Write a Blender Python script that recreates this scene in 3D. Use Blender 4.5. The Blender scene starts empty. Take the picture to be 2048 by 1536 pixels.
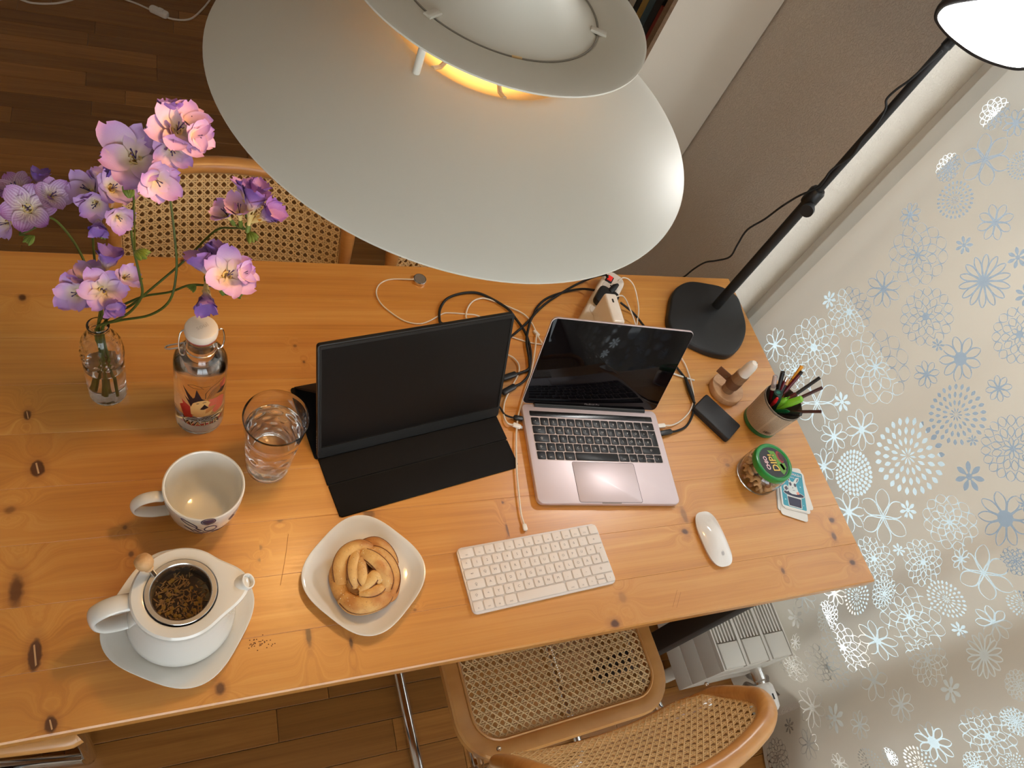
import bpy, bmesh, math, random
from mathutils import Vector, Matrix
random.seed(7)
PI = math.pi
SC = bpy.context.scene
COL = SC.collection
CAB = {'watch': [(-0.8521,0.7647,0.746),(-0.8994,0.7657,0.7425),(-0.9248,0.7522,0.7425),(-0.9354,0.7297,0.7425),(-0.9308,0.7036,0.7425),(-0.9136,0.6803,0.7425),(-0.889,0.6592,0.7425),(-0.8619,0.6522,0.7425),(-0.8391,0.6584,0.7425),(-0.806,0.6775,0.7425),(-0.7904,0.6808,0.7425),(-0.7532,0.6782,0.7425),(-0.7272,0.6741,0.7425),(-0.6982,0.6499,0.7425),(-0.6803,0.6278,0.7425),(-0.6593,0.6176,0.7425),(-0.6288,0.6056,0.7425),(-0.5945,0.5988,0.7425)],'kb': [(-0.7508,0.6572,0.744),(-0.7554,0.6704,0.744),(-0.7465,0.6929,0.744),(-0.7332,0.709,0.744),(-0.7175,0.7177,0.744),(-0.6975,0.7191,0.744),(-0.658,0.7014,0.744),(-0.6228,0.6812,0.744),(-0.6087,0.6584,0.744),(-0.6041,0.6312,0.744),(-0.607,0.6208,0.746),(-0.6235,0.5769,0.746),(-0.6463,0.5263,0.746),(-0.6666,0.4922,0.746),(-0.6931,0.4434,0.746),(-0.7022,0.4256,0.746),(-0.7113,0.4023,0.746),(-0.7216,0.3678,0.746),(-0.7352,0.3124,0.746),(-0.7433,0.2669,0.746),(-0.7488,0.2282,0.745),(-0.7486,0.2031,0.745)],'kb_tail': [(-0.6054,0.6268,0.744),(-0.6011,0.6133,0.744),(-0.5955,0.5933,0.744)],'usb_left': [(-0.7156,0.4064,0.749),(-0.7286,0.413,0.747),(-0.7297,0.4357,0.744),(-0.7195,0.4641,0.744),(-0.6978,0.4945,0.744),(-0.6741,0.5257,0.744),(-0.6671,0.5484,0.744),(-0.6734,0.5644,0.744),(-0.6808,0.5708,0.744),(-0.6938,0.5786,0.744)],'blackA': [(-0.7842,0.6431,0.745),(-0.812,0.6516,0.745),(-0.8148,0.6646,0.745),(-0.8076,0.691,0.745),(-0.7874,0.7161,0.745),(-0.7538,0.7307,0.745),(-0.718,0.734,0.745),(-0.6895,0.7208,0.745),(-0.6563,0.6938,0.745),(-0.6434,0.6665,0.745),(-0.6318,0.6349,0.745),(-0.6291,0.6039,0.745),(-0.634,0.5691,0.745),(-0.6461,0.5395,0.745),(-0.666,0.5276,0.748),(-0.6856,0.5214,0.75)],'blackB': [(-0.4065,0.7516,0.79),(-0.4091,0.7632,0.785),(-0.4299,0.773,0.76),(-0.4725,0.7602,0.746),(-0.526,0.729,0.746),(-0.5633,0.7042,0.746),(-0.6019,0.6708,0.746),(-0.621,0.6387,0.746),(-0.6348,0.6032,0.746),(-0.6409,0.56,0.746),(-0.6502,0.5264,0.746),(-0.6716,0.5043,0.746),(-0.6946,0.493,0.749)],'blackC': [(-0.4317,0.7283,0.77),(-0.4572,0.7469,0.752),(-0.4993,0.7432,0.7445),(-0.5481,0.7248,0.7445),(-0.5806,0.7002,0.7445),(-0.6064,0.6673,0.7445),(-0.6558,0.6264,0.7445),(-0.6908,0.6045,0.7445)],'usb_black': [(-0.7439,0.4615,0.745),(-0.7343,0.4489,0.745),(-0.7285,0.433,0.745),(-0.7176,0.4244,0.748),(-0.7099,0.4225,0.749)],'usb_right': [(-0.3771,0.3861,0.749),(-0.3515,0.3873,0.747),(-0.3199,0.4004,0.744),(-0.2893,0.4223,0.744),(-0.2674,0.452,0.744),(-0.2578,0.4866,0.744),(-0.2523,0.5294,0.744),(-0.2544,0.555,0.744),(-0.2648,0.5921,0.744),(-0.2807,0.6261,0.744)],'mains_right': [(-0.3666,0.3703,0.749),(-0.3474,0.3725,0.747),(-0.3169,0.3835,0.7445),(-0.2902,0.4086,0.7445),(-0.273,0.4382,0.7445),(-0.2658,0.469,0.7445),(-0.2688,0.5043,0.7445),(-0.2786,0.5332,0.7445),(-0.2883,0.5808,0.7445),(-0.3063,0.6182,0.7445),(-0.322,0.6424,0.746),(-0.339,0.6839,0.746),(-0.3742,0.7031,0.76)],'stub': [(-0.3063,0.527,0.744),(-0.2925,0.5167,0.744),(-0.2708,0.5076,0.744),(-0.2455,0.4979,0.744)],'alpha': [(-0.3874,0.7373,0.795),(-0.3841,0.7383,0.8),(-0.3719,0.7437,0.8),(-0.3507,0.7465,0.79),(-0.3276,0.7423,0.77),(-0.3173,0.7217,0.752),(-0.3222,0.6936,0.748),(-0.3322,0.6704,0.746),(-0.3447,0.6452,0.744),(-0.3545,0.6297,0.744)],'beta': [(-0.4474,0.657,0.82),(-0.438,0.6637,0.825),(-0.4191,0.6712,0.825),(-0.3988,0.6753,0.81),(-0.3721,0.6742,0.78),(-0.3513,0.6635,0.755),(-0.3465,0.6449,0.746),(-0.3477,0.6297,0.744)],'lamp_cord': [(-0.1124,0.83,0.7113),(-0.1164,0.8173,0.7564),(-0.1131,0.8046,0.797),(-0.0989,0.7919,0.8198),(-0.0844,0.7792,0.8494),(-0.1079,0.7665,0.9063),(-0.13,0.7538,0.9666),(-0.123,0.7411,1.0144),(-0.1242,0.7284,1.0626),(-0.1248,0.7157,1.1008),(-0.127,0.703,1.1296)],'lamp_cord2': [(-0.1122,0.7144,1.1198),(-0.1022,0.7016,1.1577),(-0.104,0.704,1.1965),(-0.0996,0.6982,1.2274),(-0.0973,0.695,1.25),(-0.1007,0.6996,1.2832),(-0.0996,0.6982,1.312),(-0.1036,0.7034,1.3466),(-0.1098,0.7114,1.3605),(-0.1088,0.7101,1.3826),(-0.1047,0.7048,1.4077),(-0.1017,0.701,1.4426),(-0.0991,0.6975,1.4722)],'floor_cord': [(-1.9108,2.5249,0.01),(-1.8021,2.6094,0.01),(-1.7418,2.5985,0.01),(-1.6847,2.6098,0.01),(-1.6363,2.6363,0.01),(-1.5268,2.7253,0.01),(-1.4235,2.7008,0.01),(-1.3677,2.6737,0.01),(-1.3286,2.6539,0.01),(-1.2824,2.6329,0.01),(-1.2207,2.6503,0.01),(-1.1731,2.7278,0.01),(-1.1323,2.8224,0.01),(-1.0791,2.9419,0.01)]}
KNOTS = [(-1.5031,0.3812,0.009,0.0133,2),(-1.5417,0.7039,0.0064,0.0074,1),(-1.4912,0.1049,0.008,0.0209,2),(-1.4687,0.0129,0.0072,0.0103,2),(-1.2662,0.0204,0.0071,0.0093,1),(-1.1397,0.0741,0.0043,0.0175,1),(-1.0789,0.0521,0.003,0.0088,1),(-1.1642,0.2618,0.0054,0.0043,0.6),(-1.0205,0.2579,0.0101,0.0124,0.8),(-1.4009,0.565,0.0037,0.004,0.5),(-1.5212,0.4746,0.0053,0.0089,1.4),(-1.5335,0.3172,0.0086,0.0062,0.6),(-1.5184,0.1957,0.0094,0.0245,0.9),(-1.3777,0.2313,0.0039,0.0054,0.8),(-0.4144,0.1565,0.008,0.0059,1),(-0.6256,0.0103,0.0096,0.0074,1),(-0.038,0.1398,0.0082,0.0065,1),(-0.0523,0.104,0.0067,0.0094,0.9),(-0.0358,0.0446,0.008,0.006,1),(-0.2216,0.0511,0.0048,0.0067,0.8),(-1.1074,0.6014,0.0036,0.0034,0.6),(-1.0949,0.5655,0.0027,0.0033,0.7),(-0.7769,0.2538,0.0039,0.0029,0.7),(-0.7806,0.2012,0.0028,0.0128,0.7),(-1.198,0.2194,0.0037,0.0041,0.6),(-0.9719,0.0866,0.0032,0.0024,0.6),(-0.4572,0.6677,0.0156,0.0195,1),(-0.4025,0.1899,0.0069,0.0202,0.5),(-1.2929,0.7968,0.0043,0.0061,1),(-1.2457,0.5938,0.0041,0.0043,0.4),(-0.8248,0.4784,0.0061,0.0056,0.5),(-0.2481,0.2877,0.0064,0.0045,0.5),(-1.3858,0.2738,0.0033,0.004,0.7),(-1.1995,0.1992,0.0037,0.0032,0.6),(-0.5952,0.052,0.008,0.0103,0.3)]
FLOWERS = [(0.4299,1.1932,0.052,'P'),(0.4471,1.056,0.0626,'O'),(0.5659,1.1135,0.0667,'W'),(0.5588,1.0085,0.043,'L'),(0.5715,0.9079,0.0591,'O'),(0.5636,0.7744,0.0769,'O'),(0.4276,0.8932,0.0856,'W'),(0.3474,0.986,0.0299,'L'),(0.3325,1.0665,0.0465,'K'),(0.3041,1.1904,0.0554,'O'),(0.2375,1.1065,0.0258,'L'),(0.2389,1.005,0.0643,'B'),(0.1285,1.0677,0.0635,'C'),(0.1215,0.9616,0.0335,'F'),(0.4108,0.768,0.0264,'F'),(0.4473,0.7025,0.0699,'T'),(0.3551,0.6968,0.0406,'L'),(0.3296,0.7775,0.0483,'L'),(0.2189,0.8614,0.0869,'B'),(0.252,0.7108,0.0553,'S'),(0.3074,0.6336,0.0443,'L'),(0.5507,0.693,0.0512,'W'),(0.6433,0.6713,0.046,'L'),(0.181,0.6482,0.0469,'L'),(0.1336,0.7298,0.0629,'T'),(0.1213,0.7969,0.0229,'F'),(0.0625,0.8683,0.0583,'W'),(0.0246,0.9761,0.0526,'K'),(0.0646,0.6508,0.0521,'O'),(0.0155,0.7628,0.0493,'O'),(-0.0106,0.8548,0.0228,'L'),(-0.0499,0.8865,0.0544,'T'),(-0.0523,0.9571,0.028,'O'),(0.0596,0.3905,0.041,'L'),(0.036,0.4914,0.0327,'L'),(0.0076,0.5534,0.0414,'B'),(-0.012,0.6396,0.0387,'C'),(-0.0078,0.4457,0.0386,'C'),(0.0233,0.3315,0.0299,'F'),(-0.0741,0.6707,0.0714,'W'),(-0.0681,0.777,0.0406,'B'),(-0.1245,0.9097,0.03,'B'),(-0.1372,0.8316,0.0357,'L'),(-0.1285,0.7542,0.019,'F'),(-0.0832,0.4532,0.0612,'O'),(-0.0948,0.5547,0.047,'L'),(-0.1855,0.7819,0.0423,'P'),(-0.1626,0.6424,0.052,'O'),(-0.1695,0.4743,0.0431,'T'),(-0.1094,0.3667,0.0585,'O'),(-0.0819,0.2653,0.0419,'W'),(-0.1844,0.2433,0.0497,'L'),(-0.2603,0.2064,0.0378,'L'),(-0.2088,0.1403,0.0216,'F'),(-0.2734,0.071,0.047,'O'),(-0.2208,0.3203,0.0357,'F'),(-0.3132,0.5847,0.0419,'K'),(-0.3229,0.7144,0.0556,'O'),(-0.3074,0.79,0.0283,'C'),(-0.3281,0.3871,0.0352,'B'),(-0.3493,0.5191,0.0409,'B'),(-0.3699,0.651,0.0286,'O'),(-0.3772,0.7365,0.0266,'B'),(-0.3156,0.2914,0.0243,'L'),(0.6207,1.3268,0.0503,'T'),(0.6006,1.2392,0.039,'B'),(0.511,1.271,0.0355,'L'),(0.5163,1.2001,0.0203,'F'),(0.6667,1.2635,0.0291,'O'),(0.6325,1.4044,0.0256,'L'),(0.6817,1.3853,0.0305,'W'),(0.4246,1.2682,0.0221,'F'),(0.6291,0.8795,0.0241,'F'),(0.3594,1.2386,0.0228,'F'),(-0.2304,0.5393,0.0354,'L'),(-0.2282,0.6808,0.0277,'F'),(-0.2482,0.4004,0.0309,'L'),(0.563,1.3664,0.0273,'B'),(0.6468,1.1485,0.027,'L'),(0.0323,1.0244,0.0203,'L'),(0.0586,0.723,0.0165,'F'),(0.1799,1.0061,0.0141,'F'),(0.3829,1.0436,0.0151,'F'),(-0.251,0.8335,0.0281,'O')]
STEMS = [('a',[(-1.4042,0.51,0.9736),(-1.422,0.5528,1.0227),(-1.4394,0.5702,1.0563),(-1.4546,0.5689,1.0797),(-1.4674,0.5422,1.0888),(-1.4803,0.5187,1.0997)],[((-1.471,0.5449,1.1207),0.0318,1,0,0.1),((-1.441,0.5512,1.1403),0.0257,1,0.6,-0.2),((-1.4853,0.5722,1.1299),0.0257,1,-0.4,-0.5),((-1.4572,0.5711,1.144),0.0171,2,0.1,-0.9),((-1.5011,0.5356,1.0991),0.022,0,-0.7,0.3)],[((-1.4692,0.5116,1.1011),0.0098,-0.6,0.6)]),('b',[(-1.4019,0.5133,0.9807),(-1.4052,0.5296,1.025),(-1.4051,0.5432,1.0694),(-1.3995,0.5425,1.1079),(-1.3935,0.5404,1.1458)],[((-1.4083,0.5574,1.1485),0.026,0,-0.6,-0.2),((-1.3733,0.5498,1.1623),0.0285,0,0.4,-0.1),((-1.3976,0.5351,1.1404),0.0247,0,-0.3,0.5),((-1.3687,0.5138,1.1426),0.021,0,0.5,0.8),((-1.3932,0.5129,1.1291),0.0161,2,0,1),((-1.387,0.565,1.1644),0.0186,0,0,-0.7)],[((-1.389,0.5023,1.1248),0.0087,0.2,1)]),('c',[(-1.3846,0.4879,0.9688),(-1.364,0.4774,1.0036),(-1.3489,0.4757,1.0411),(-1.3503,0.4818,1.0747),(-1.3549,0.4932,1.1098),(-1.3564,0.5024,1.1452),(-1.3513,0.5059,1.1807),(-1.3527,0.51,1.2129)],[((-1.3492,0.536,1.2308),0.0386,0,-0.1,-0.1),((-1.3229,0.4991,1.222),0.0293,0,0.5,0.7),((-1.3682,0.5315,1.218),0.0199,2,-0.8,0.2)],[((-1.3444,0.4339,1.1706),0.014,0.7,0.4),((-1.3553,0.4981,1.2043),0.0105,0,-0.6)]),('d',[(-1.3795,0.4852,0.9714),(-1.3405,0.4649,1.0116),(-1.3152,0.4586,1.0532),(-1.3064,0.4723,1.0984),(-1.3073,0.4868,1.139),(-1.3107,0.5055,1.1809),(-1.3147,0.5173,1.2182),(-1.3094,0.5126,1.2503)],[((-1.2978,0.5416,1.2742),0.0347,0,0.25,-0.15),((-1.3076,0.5171,1.2539),0.0266,0,0.1,0.7),((-1.3192,0.5374,1.2603),0.0255,0,-0.7,0.1),((-1.2781,0.5256,1.2747),0.0208,0,0.8,0.3),((-1.3064,0.5547,1.2777),0.022,2,-0.1,-0.8),((-1.2854,0.5458,1.2833),0.0197,0,0.6,-0.5)],[((-1.3122,0.506,1.2447),0.0081,0,0.5)]),('e',[(-1.3892,0.4997,0.9669),(-1.3656,0.4905,0.9976),(-1.3395,0.4896,1.0346),(-1.2956,0.4991,1.0875),(-1.2594,0.5082,1.1361),(-1.2399,0.4923,1.1604),(-1.2214,0.4722,1.1817)],[((-1.251,0.5003,1.1834),0.0213,0,-0.5,-0.5),((-1.2332,0.4998,1.1925),0.0238,0,-0.1,-0.8),((-1.2159,0.5006,1.2021),0.0238,2,0.2,-0.8),((-1.1998,0.4826,1.1995),0.0225,2,0.7,-0.2),((-1.2116,0.5102,1.2102),0.0188,2,0.4,-0.9),((-1.2258,0.516,1.2063),0.0188,2,-0.1,-1)],[((-1.2199,0.4644,1.1777),0.0113,0.5,0.8)]),('f',[(-1.3877,0.511,0.9636),(-1.3728,0.5064,0.9815),(-1.3467,0.5022,1.0055),(-1.315,0.4917,1.0286),(-1.2899,0.4863,1.0514),(-1.2657,0.4718,1.0681),(-1.236,0.4503,1.0834)],[((-1.2402,0.4735,1.0954),0.0346,0,0.3,-0.1),((-1.2726,0.4916,1.0895),0.0279,2,-0.4,-0.5),((-1.2577,0.4991,1.1019),0.0213,2,0.1,-0.9),((-1.2715,0.4494,1.0641),0.0226,2,0.0,1),((-1.222,0.4687,1.1021),0.02,0,0.8,-0.1)],[((-1.2313,0.4468,1.0837),0.0093,0.9,0.5),((-1.2874,0.4689,1.0677),0.0086,-0.2,0.3)]),('g',[(-1.4006,0.4906,0.9764),(-1.4001,0.4843,1.0178)],[((-1.4314,0.4993,1.0106),0.0306,0,-0.3,0.25),((-1.3949,0.4942,1.0267),0.0306,0,0.1,0.15),((-1.4162,0.518,1.0301),0.0266,0,-0.2,-0.5),((-1.389,0.5267,1.0498),0.0226,2,0.3,-0.9),((-1.3653,0.5024,1.0473),0.02,0,0.8,-0.2),((-1.3869,0.4763,1.0199),0.0213,2,0.5,0.8)],[((-1.354,0.4931,1.0476),0.0086,0.9,0.1)])]
HEAD = {'c': (-0.103,0.646,1.543),'n': (-0.7318,-0.575,-0.3659),'e1': (-0.6178,0.7863,0.0),'e2': (-0.2877,-0.2261,0.9307),'outer': [(0.0866,-0.0441),(0.0959,-0.0243),(0.0924,-0.0059),(0.0742,0.0199),(0.0376,0.0547),(-0.0034,0.0801),(-0.0427,0.0761),(-0.0749,0.0513),(-0.0928,0.0127),(-0.0785,-0.0257),(-0.0482,-0.0447),(-0.0081,-0.0563),(0.026,-0.0578),(0.0595,-0.054)],'inner': [(0.0807,-0.0374),(0.086,-0.0242),(0.0806,-0.0084),(0.0552,0.02),(0.0238,0.0494),(-0.0084,0.0696),(-0.0402,0.0663),(-0.0672,0.0451),(-0.0819,0.0123),(-0.0726,-0.0192),(-0.0458,-0.0362),(-0.0083,-0.0468),(0.0262,-0.0488),(0.0578,-0.0459)]}
LBASE = [(-0.238,0.6976),(-0.2183,0.7312),(-0.1888,0.7598),(-0.1455,0.777),(-0.1011,0.7739),(-0.0516,0.7628),(-0.0181,0.7335),(-0.0221,0.6894),(-0.0339,0.6433),(-0.057,0.6059),(-0.0916,0.5726),(-0.1264,0.5558),(-0.1549,0.5576),(-0.1863,0.5678),(-0.2261,0.5906),(-0.2575,0.6161),(-0.2592,0.6562)]
PENS = {'clear': (-0.1278,0.4362,0.855),'black': (-0.1184,0.4365,0.87),'redchrome': (-0.1084,0.4266,0.865),'blackpencil': (-0.1042,0.4233,0.868),'orange': (-0.0809,0.4367,0.89),'darkred': (-0.0828,0.4258,0.885),'brush': (-0.0466,0.4063,0.89),'brown': (-0.0481,0.3841,0.885),'lgreen': (-0.108,0.3865,0.848),'green2': (-0.0889,0.3746,0.858),'redm': (-0.1399,0.3864,0.844),'gcap': (-0.1321,0.3987,0.846),'green': (-0.1204,0.3544,0.84),'blackpen': (-0.0963,0.3441,0.843),'thin': (-0.0575,0.3385,0.862)}
CAM = {'C': (-1.31263,-0.21902,1.91819),'R': [(0.911968,-0.239304,0.333238),(-0.026847,-0.845328,-0.533573),(0.409382,0.477656,-0.777336)],'lens': 26.4256}

TZ = 0.74          # height of the table top above the floor

# ---------------------------------------------------------------- camera, sky, lights, exposure
cam = bpy.data.cameras.new('camera'); camo = bpy.data.objects.new('camera', cam); COL.objects.link(camo)
cam.sensor_width = 36.0; cam.lens = CAM['lens']; cam.clip_start = 0.02; cam.clip_end = 60
_R = CAM['R']
camo.matrix_world = Matrix(((_R[0][0], -_R[1][0], -_R[2][0], CAM['C'][0]),
                            (_R[0][1], -_R[1][1], -_R[2][1], CAM['C'][1]),
                            (_R[0][2], -_R[1][2], -_R[2][2], CAM['C'][2]), (0, 0, 0, 1)))
SC.camera = camo
SKY = 5.0
world = bpy.data.worlds.new('overcast_sky'); SC.world = world; world.use_nodes = True
_bg = world.node_tree.nodes['Background']; _bg.inputs[0].default_value = (0.86, 0.95, 1.0, 1); _bg.inputs[1].default_value = SKY
PENDANT_W = 8.8
DESK_E = 70.0
def lamp_light(name, loc, watts, col, radius):
    l = bpy.data.lights.new(name, 'POINT'); l.energy = watts; l.color = col; l.shadow_soft_size = radius
    o = bpy.data.objects.new(name, l); COL.objects.link(o); o.location = loc; return o
SC.view_settings.view_transform = 'Standard'; SC.view_settings.look = 'None'
SC.view_settings.exposure = 0.12; SC.view_settings.gamma = 1.0; SC.view_settings.use_curve_mapping = False
cy = SC.cycles
cy.max_bounces = 22; cy.transmission_bounces = 22; cy.glossy_bounces = 6; cy.transparent_max_bounces = 16; cy.diffuse_bounces = 6
cy.sample_clamp_indirect = 5.0; cy.blur_glossy = 0.6

# ---------------------------------------------------------------- object helpers
def tag(o, label=None, cat=None, group=None, kind=None):
    if label: o['label'] = label
    if cat: o['category'] = cat
    if group: o['group'] = group
    if kind: o['kind'] = kind
    return o
def thing(name, label, cat, loc=(0, 0, 0), rz=0.0, group=None):
    o = bpy.data.objects.new(name, None); COL.objects.link(o); o.empty_display_size = 0.02
    o.location = loc; o.rotation_euler = (0, 0, rz); return tag(o, label, cat, group)
def me_of(name, v, f, mat=None, smooth=True, ang=38):
    m = bpy.data.meshes.new(name); m.from_pydata([tuple(p) for p in v], [], f); m.update()
    b = bmesh.new(); b.from_mesh(m); bmesh.ops.recalc_face_normals(b, faces=b.faces[:]); b.to_mesh(m); b.free()
    if mat: m.materials.append(mat)
    if smooth and len(m.polygons):
        m.polygons.foreach_set('use_smooth', [True] * len(m.polygons)); m.set_sharp_from_angle(angle=math.radians(ang))
    return m
def put(name, mesh, parent=None, loc=(0, 0, 0), rot=None):
    o = bpy.data.objects.new(name, mesh); COL.objects.link(o); o.location = loc
    if rot: o.rotation_euler = rot
    if parent: o.parent = parent
    return o
def mk(name, vf, mat, parent=None, loc=(0, 0, 0), rot=None, smooth=True, ang=38):
    return put(name, me_of(name, vf[0], vf[1], mat, smooth, ang), parent, loc, rot)
def join(*vfs):
    V, F = [], []
    for v, f in vfs:
        n = len(V); V += [tuple(p) for p in v]; F += [tuple(i + n for i in q) for q in f]
    return V, F
def xf(vf, loc=(0, 0, 0), rot=(0, 0, 0), s=1.0):
    from mathutils import Euler
    M = Euler(rot).to_matrix(); sc = (s, s, s) if not isinstance(s, tuple) else s
    return [tuple(M @ Vector((p[0] * sc[0], p[1] * sc[1], p[2] * sc[2])) + Vector(loc)) for p in vf[0]], vf[1]
def mapv(vf, fn): return [fn(p) for p in vf[0]], vf[1]
def copytree(o, parent=None):
    c = o.copy(); COL.objects.link(c)
    if parent: c.parent = parent
    for ch in list(o.children): copytree(ch, c)
    return c

# ---------------------------------------------------------------- shape helpers
def box(x0, x1, y0, y1, z0, z1):
    v = [(x, y, z) for z in (z0, z1) for y in (y0, y1) for x in (x0, x1)]
    return v, [(0, 2, 3, 1), (4, 5, 7, 6), (0, 1, 5, 4), (2, 6, 7, 3), (0, 4, 6, 2), (1, 3, 7, 5)]
def rrect(w, h, r, n=5):
    p = []
    for cx, cy_, a0 in ((w/2-r, h/2-r, 0), (-w/2+r, h/2-r, 90), (-w/2+r, -h/2+r, 180), (w/2-r, -h/2+r, 270)):
        for i in range(n + 1):
            a = math.radians(a0 + 90 * i / n); p.append((cx + r * math.cos(a), cy_ + r * math.sin(a)))
    return p
def selip(a, b, e, n=64, rot=0):
    p = []
    for i in range(n):
        t = 2 * PI * i / n; c, s = math.cos(t), math.sin(t)
        x = a * math.copysign(abs(c) ** (2 / e), c); y = b * math.copysign(abs(s) ** (2 / e), s)
        p.append((x * math.cos(rot) - y * math.sin(rot), x * math.sin(rot) + y * math.cos(rot)))
    return p
def inset(poly, d):
    n = len(poly); out = []
    for i in range(n):
        a, b, c = Vector(poly[i - 1]), Vector(poly[i]), Vector(poly[(i + 1) % n])
        e1 = (b - a); e2 = (c - b)
        if e1.length < 1e-9: e1 = e2.copy()
        if e2.length < 1e-9: e2 = e1.copy()
        n1 = Vector((-e1.y, e1.x)).normalized(); n2 = Vector((-e2.y, e2.x)).normalized(); m = n1 + n2
        m = m.normalized() if m.length > 1e-6 else n1
        k = max(0.4, m.dot(n1)); out.append((b.x + m.x * d / k, b.y + m.y * d / k))
    return out
def loft(rings, cap0=True, cap1=True, closed=False):
    n = len(rings[0]); V = [tuple(p) for r in rings for p in r]; F = []
    m = len(rings)
    for j in range(m if closed else m - 1):
        a, b = j * n, ((j + 1) % m) * n
        for i in range(n): F.append((a + i, a + (i + 1) % n, b + (i + 1) % n, b + i))
    if not closed:
        if cap0: F.append(tuple(reversed(range(n))))
        if cap1: F.append(tuple(range((m - 1) * n, m * n)))
    return V, F
def prism(poly, z0, z1, bev=0.0, bot=None, seg=2):
    """counter-clockwise outline extruded from z0 to z1 with rounded top and bottom edges"""
    if bot is None: bot = bev
    R = []
    if bot:
        for i in range(seg):
            a = PI / 2 * i / seg; q = inset(poly, bot * (1 - math.sin(a))); R.append([(x, y, z0 + bot * (1 - math.cos(a))) for x, y in q])
    R.append([(x, y, z0 + bot) for x, y in poly])
    R.append([(x, y, z1 - bev) for x, y in poly])
    if bev:
        for i in range(1, seg + 1):
            a = PI / 2 * i / seg; q = inset(poly, bev * (1 - math.cos(a))); R.append([(x, y, z1 - bev + bev * math.sin(a)) for x, y in q])
    return loft(R)
def lathe(prof, n=48, closed=False):
    rings = [[(r * math.cos(2 * PI * i / n), r * math.sin(2 * PI * i / n), z) for i in range(n)] for r, z in prof]
    return loft(rings, cap0=not closed and prof[0][0] > 1e-6, cap1=not closed and prof[-1][0] > 1e-6, closed=closed)
def cr(pts, k=6):
    """Catmull-Rom through the points"""
    P = [Vector(p) for p in pts]; P = [P[0] * 2 - P[1]] + P + [P[-1] * 2 - P[-2]]; out = []
    for i in range(1, len(P) - 2):
        a, b, c, d = P[i - 1:i + 3]
        for j in range(k):
            t = j / k
            out.append(0.5 * ((2 * b) + (c - a) * t + (2 * a - 5 * b + 4 * c - d) * t * t + (3 * b - a - 3 * c + d) * t ** 3))
    out.append(P[-2]); return out
def tube(pts, r, n=8, closed=False, flat=(1, 1), up=None):
    P = [Vector(p) for p in pts]; m = len(P); rings = []
    T = []
    for i in range(m):
        a = P[i - 1] if (i > 0 or closed) else P[i]; b = P[(i + 1) % m] if (i < m - 1 or closed) else P[i]
        T.append((b - a).normalized() if (b - a).length > 1e-9 else Vector((0, 0, 1)))
    N = Vector(up) if up else (Vector((0, 0, 1)) if abs(T[0].z) < 0.9 else Vector((1, 0, 0)))
    for i in range(m):
        if up: N = Vector(up)
        N = (N - T[i] * N.dot(T[i]))
        N = N.normalized() if N.length > 1e-6 else Vector((1, 0, 0))
        B = T[i].cross(N); rr = r[i] if isinstance(r, (list, tuple)) else r
        rings.append([tuple(P[i] + (N * math.cos(2 * PI * k / n) * flat[0] + B * math.sin(2 * PI * k / n) * flat[1]) * rr) for k in range(n)])
    return loft(rings, not closed, not closed, closed)
def sheet(fn, nu, nv, wrapu=False):
    V = [tuple(fn(i / nu, j / nv)) for j in range(nv + 1) for i in range(nu + (0 if wrapu else 1))]
    w = nu if wrapu else nu + 1; F = []
    for j in range(nv):
        for i in range(nu):
            i2 = (i + 1) % w if wrapu else i + 1
            F.append((j * w + i, j * w + i2, (j + 1) * w + i2, (j + 1) * w + i))
    return V, F
def ball(r, n=16, m=10, s=(1, 1, 1)):
    pr = [(max(r * math.sin(PI * j / m), 1e-7), -r * math.cos(PI * j / m)) for j in range(m + 1)]
    v, f = lathe(pr, n); return [(x * s[0], y * s[1], z * s[2]) for x, y, z in v], f
def flatpoly(poly, cuts=0):
    """filled outline in the xy plane, triangulated and cut finely enough to be wrapped round something"""
    bm = bmesh.new(); vs = [bm.verts.new((x, y, 0)) for x, y in poly]; bm.faces.new(vs)
    bmesh.ops.triangulate(bm, faces=bm.faces[:])
    for _ in range(cuts): bmesh.ops.subdivide_edges(bm, edges=bm.edges[:], cuts=1, use_grid_fill=True)
    bm.normal_update()
    if sum(f.normal.z for f in bm.faces) < 0: bmesh.ops.reverse_faces(bm, faces=bm.faces[:])
    bm.verts.index_update()
    r = [tuple(v.co) for v in bm.verts], [tuple(v.index for v in f.verts) for f in bm.faces]; bm.free(); return r
def stroke(pts, w, closed=False):
    """flat line of constant width in the xy plane"""
    P = [Vector(p) for p in pts]; m = len(P); V = []; F = []
    for i in range(m):
        a = P[i - 1] if (i > 0 or closed) else P[i]; b = P[(i + 1) % m] if (i < m - 1 or closed) else P[i]
        t = (b - a); t = t.normalized() if t.length > 1e-9 else Vector((1, 0)); q = Vector((-t.y, t.x)) * w / 2
        V += [(P[i].x + q.x, P[i].y + q.y, 0), (P[i].x - q.x, P[i].y - q.y, 0)]
    for i in range(m if closed else m - 1):
        j = (i + 1) % m; F.append((2 * i, 2 * i + 1, 2 * j + 1, 2 * j))
    return V, F
_tc = {}
def text(s, size, align='CENTER', bold=0.0, shear=0.0):
    k = (s, size, align, bold, shear)
    if k in _tc: return _tc[k]
    cu = bpy.data.curves.new('lettering', 'FONT'); cu.body = s; cu.size = size; cu.align_x = align; cu.align_y = 'CENTER'; cu.offset = bold; cu.shear = shear
    cu.resolution_u = 2
    o = bpy.data.objects.new('lettering', cu); COL.objects.link(o)
    bpy.context.view_layer.update()
    m = bpy.data.meshes.new_from_object(o.evaluated_get(bpy.context.evaluated_depsgraph_get()))
    r = [tuple(v.co) for v in m.vertices], [tuple(p.vertices) for p in m.polygons]
    bpy.data.objects.remove(o); bpy.data.curves.remove(cu); bpy.data.meshes.remove(m); _tc[k] = r; return r

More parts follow.
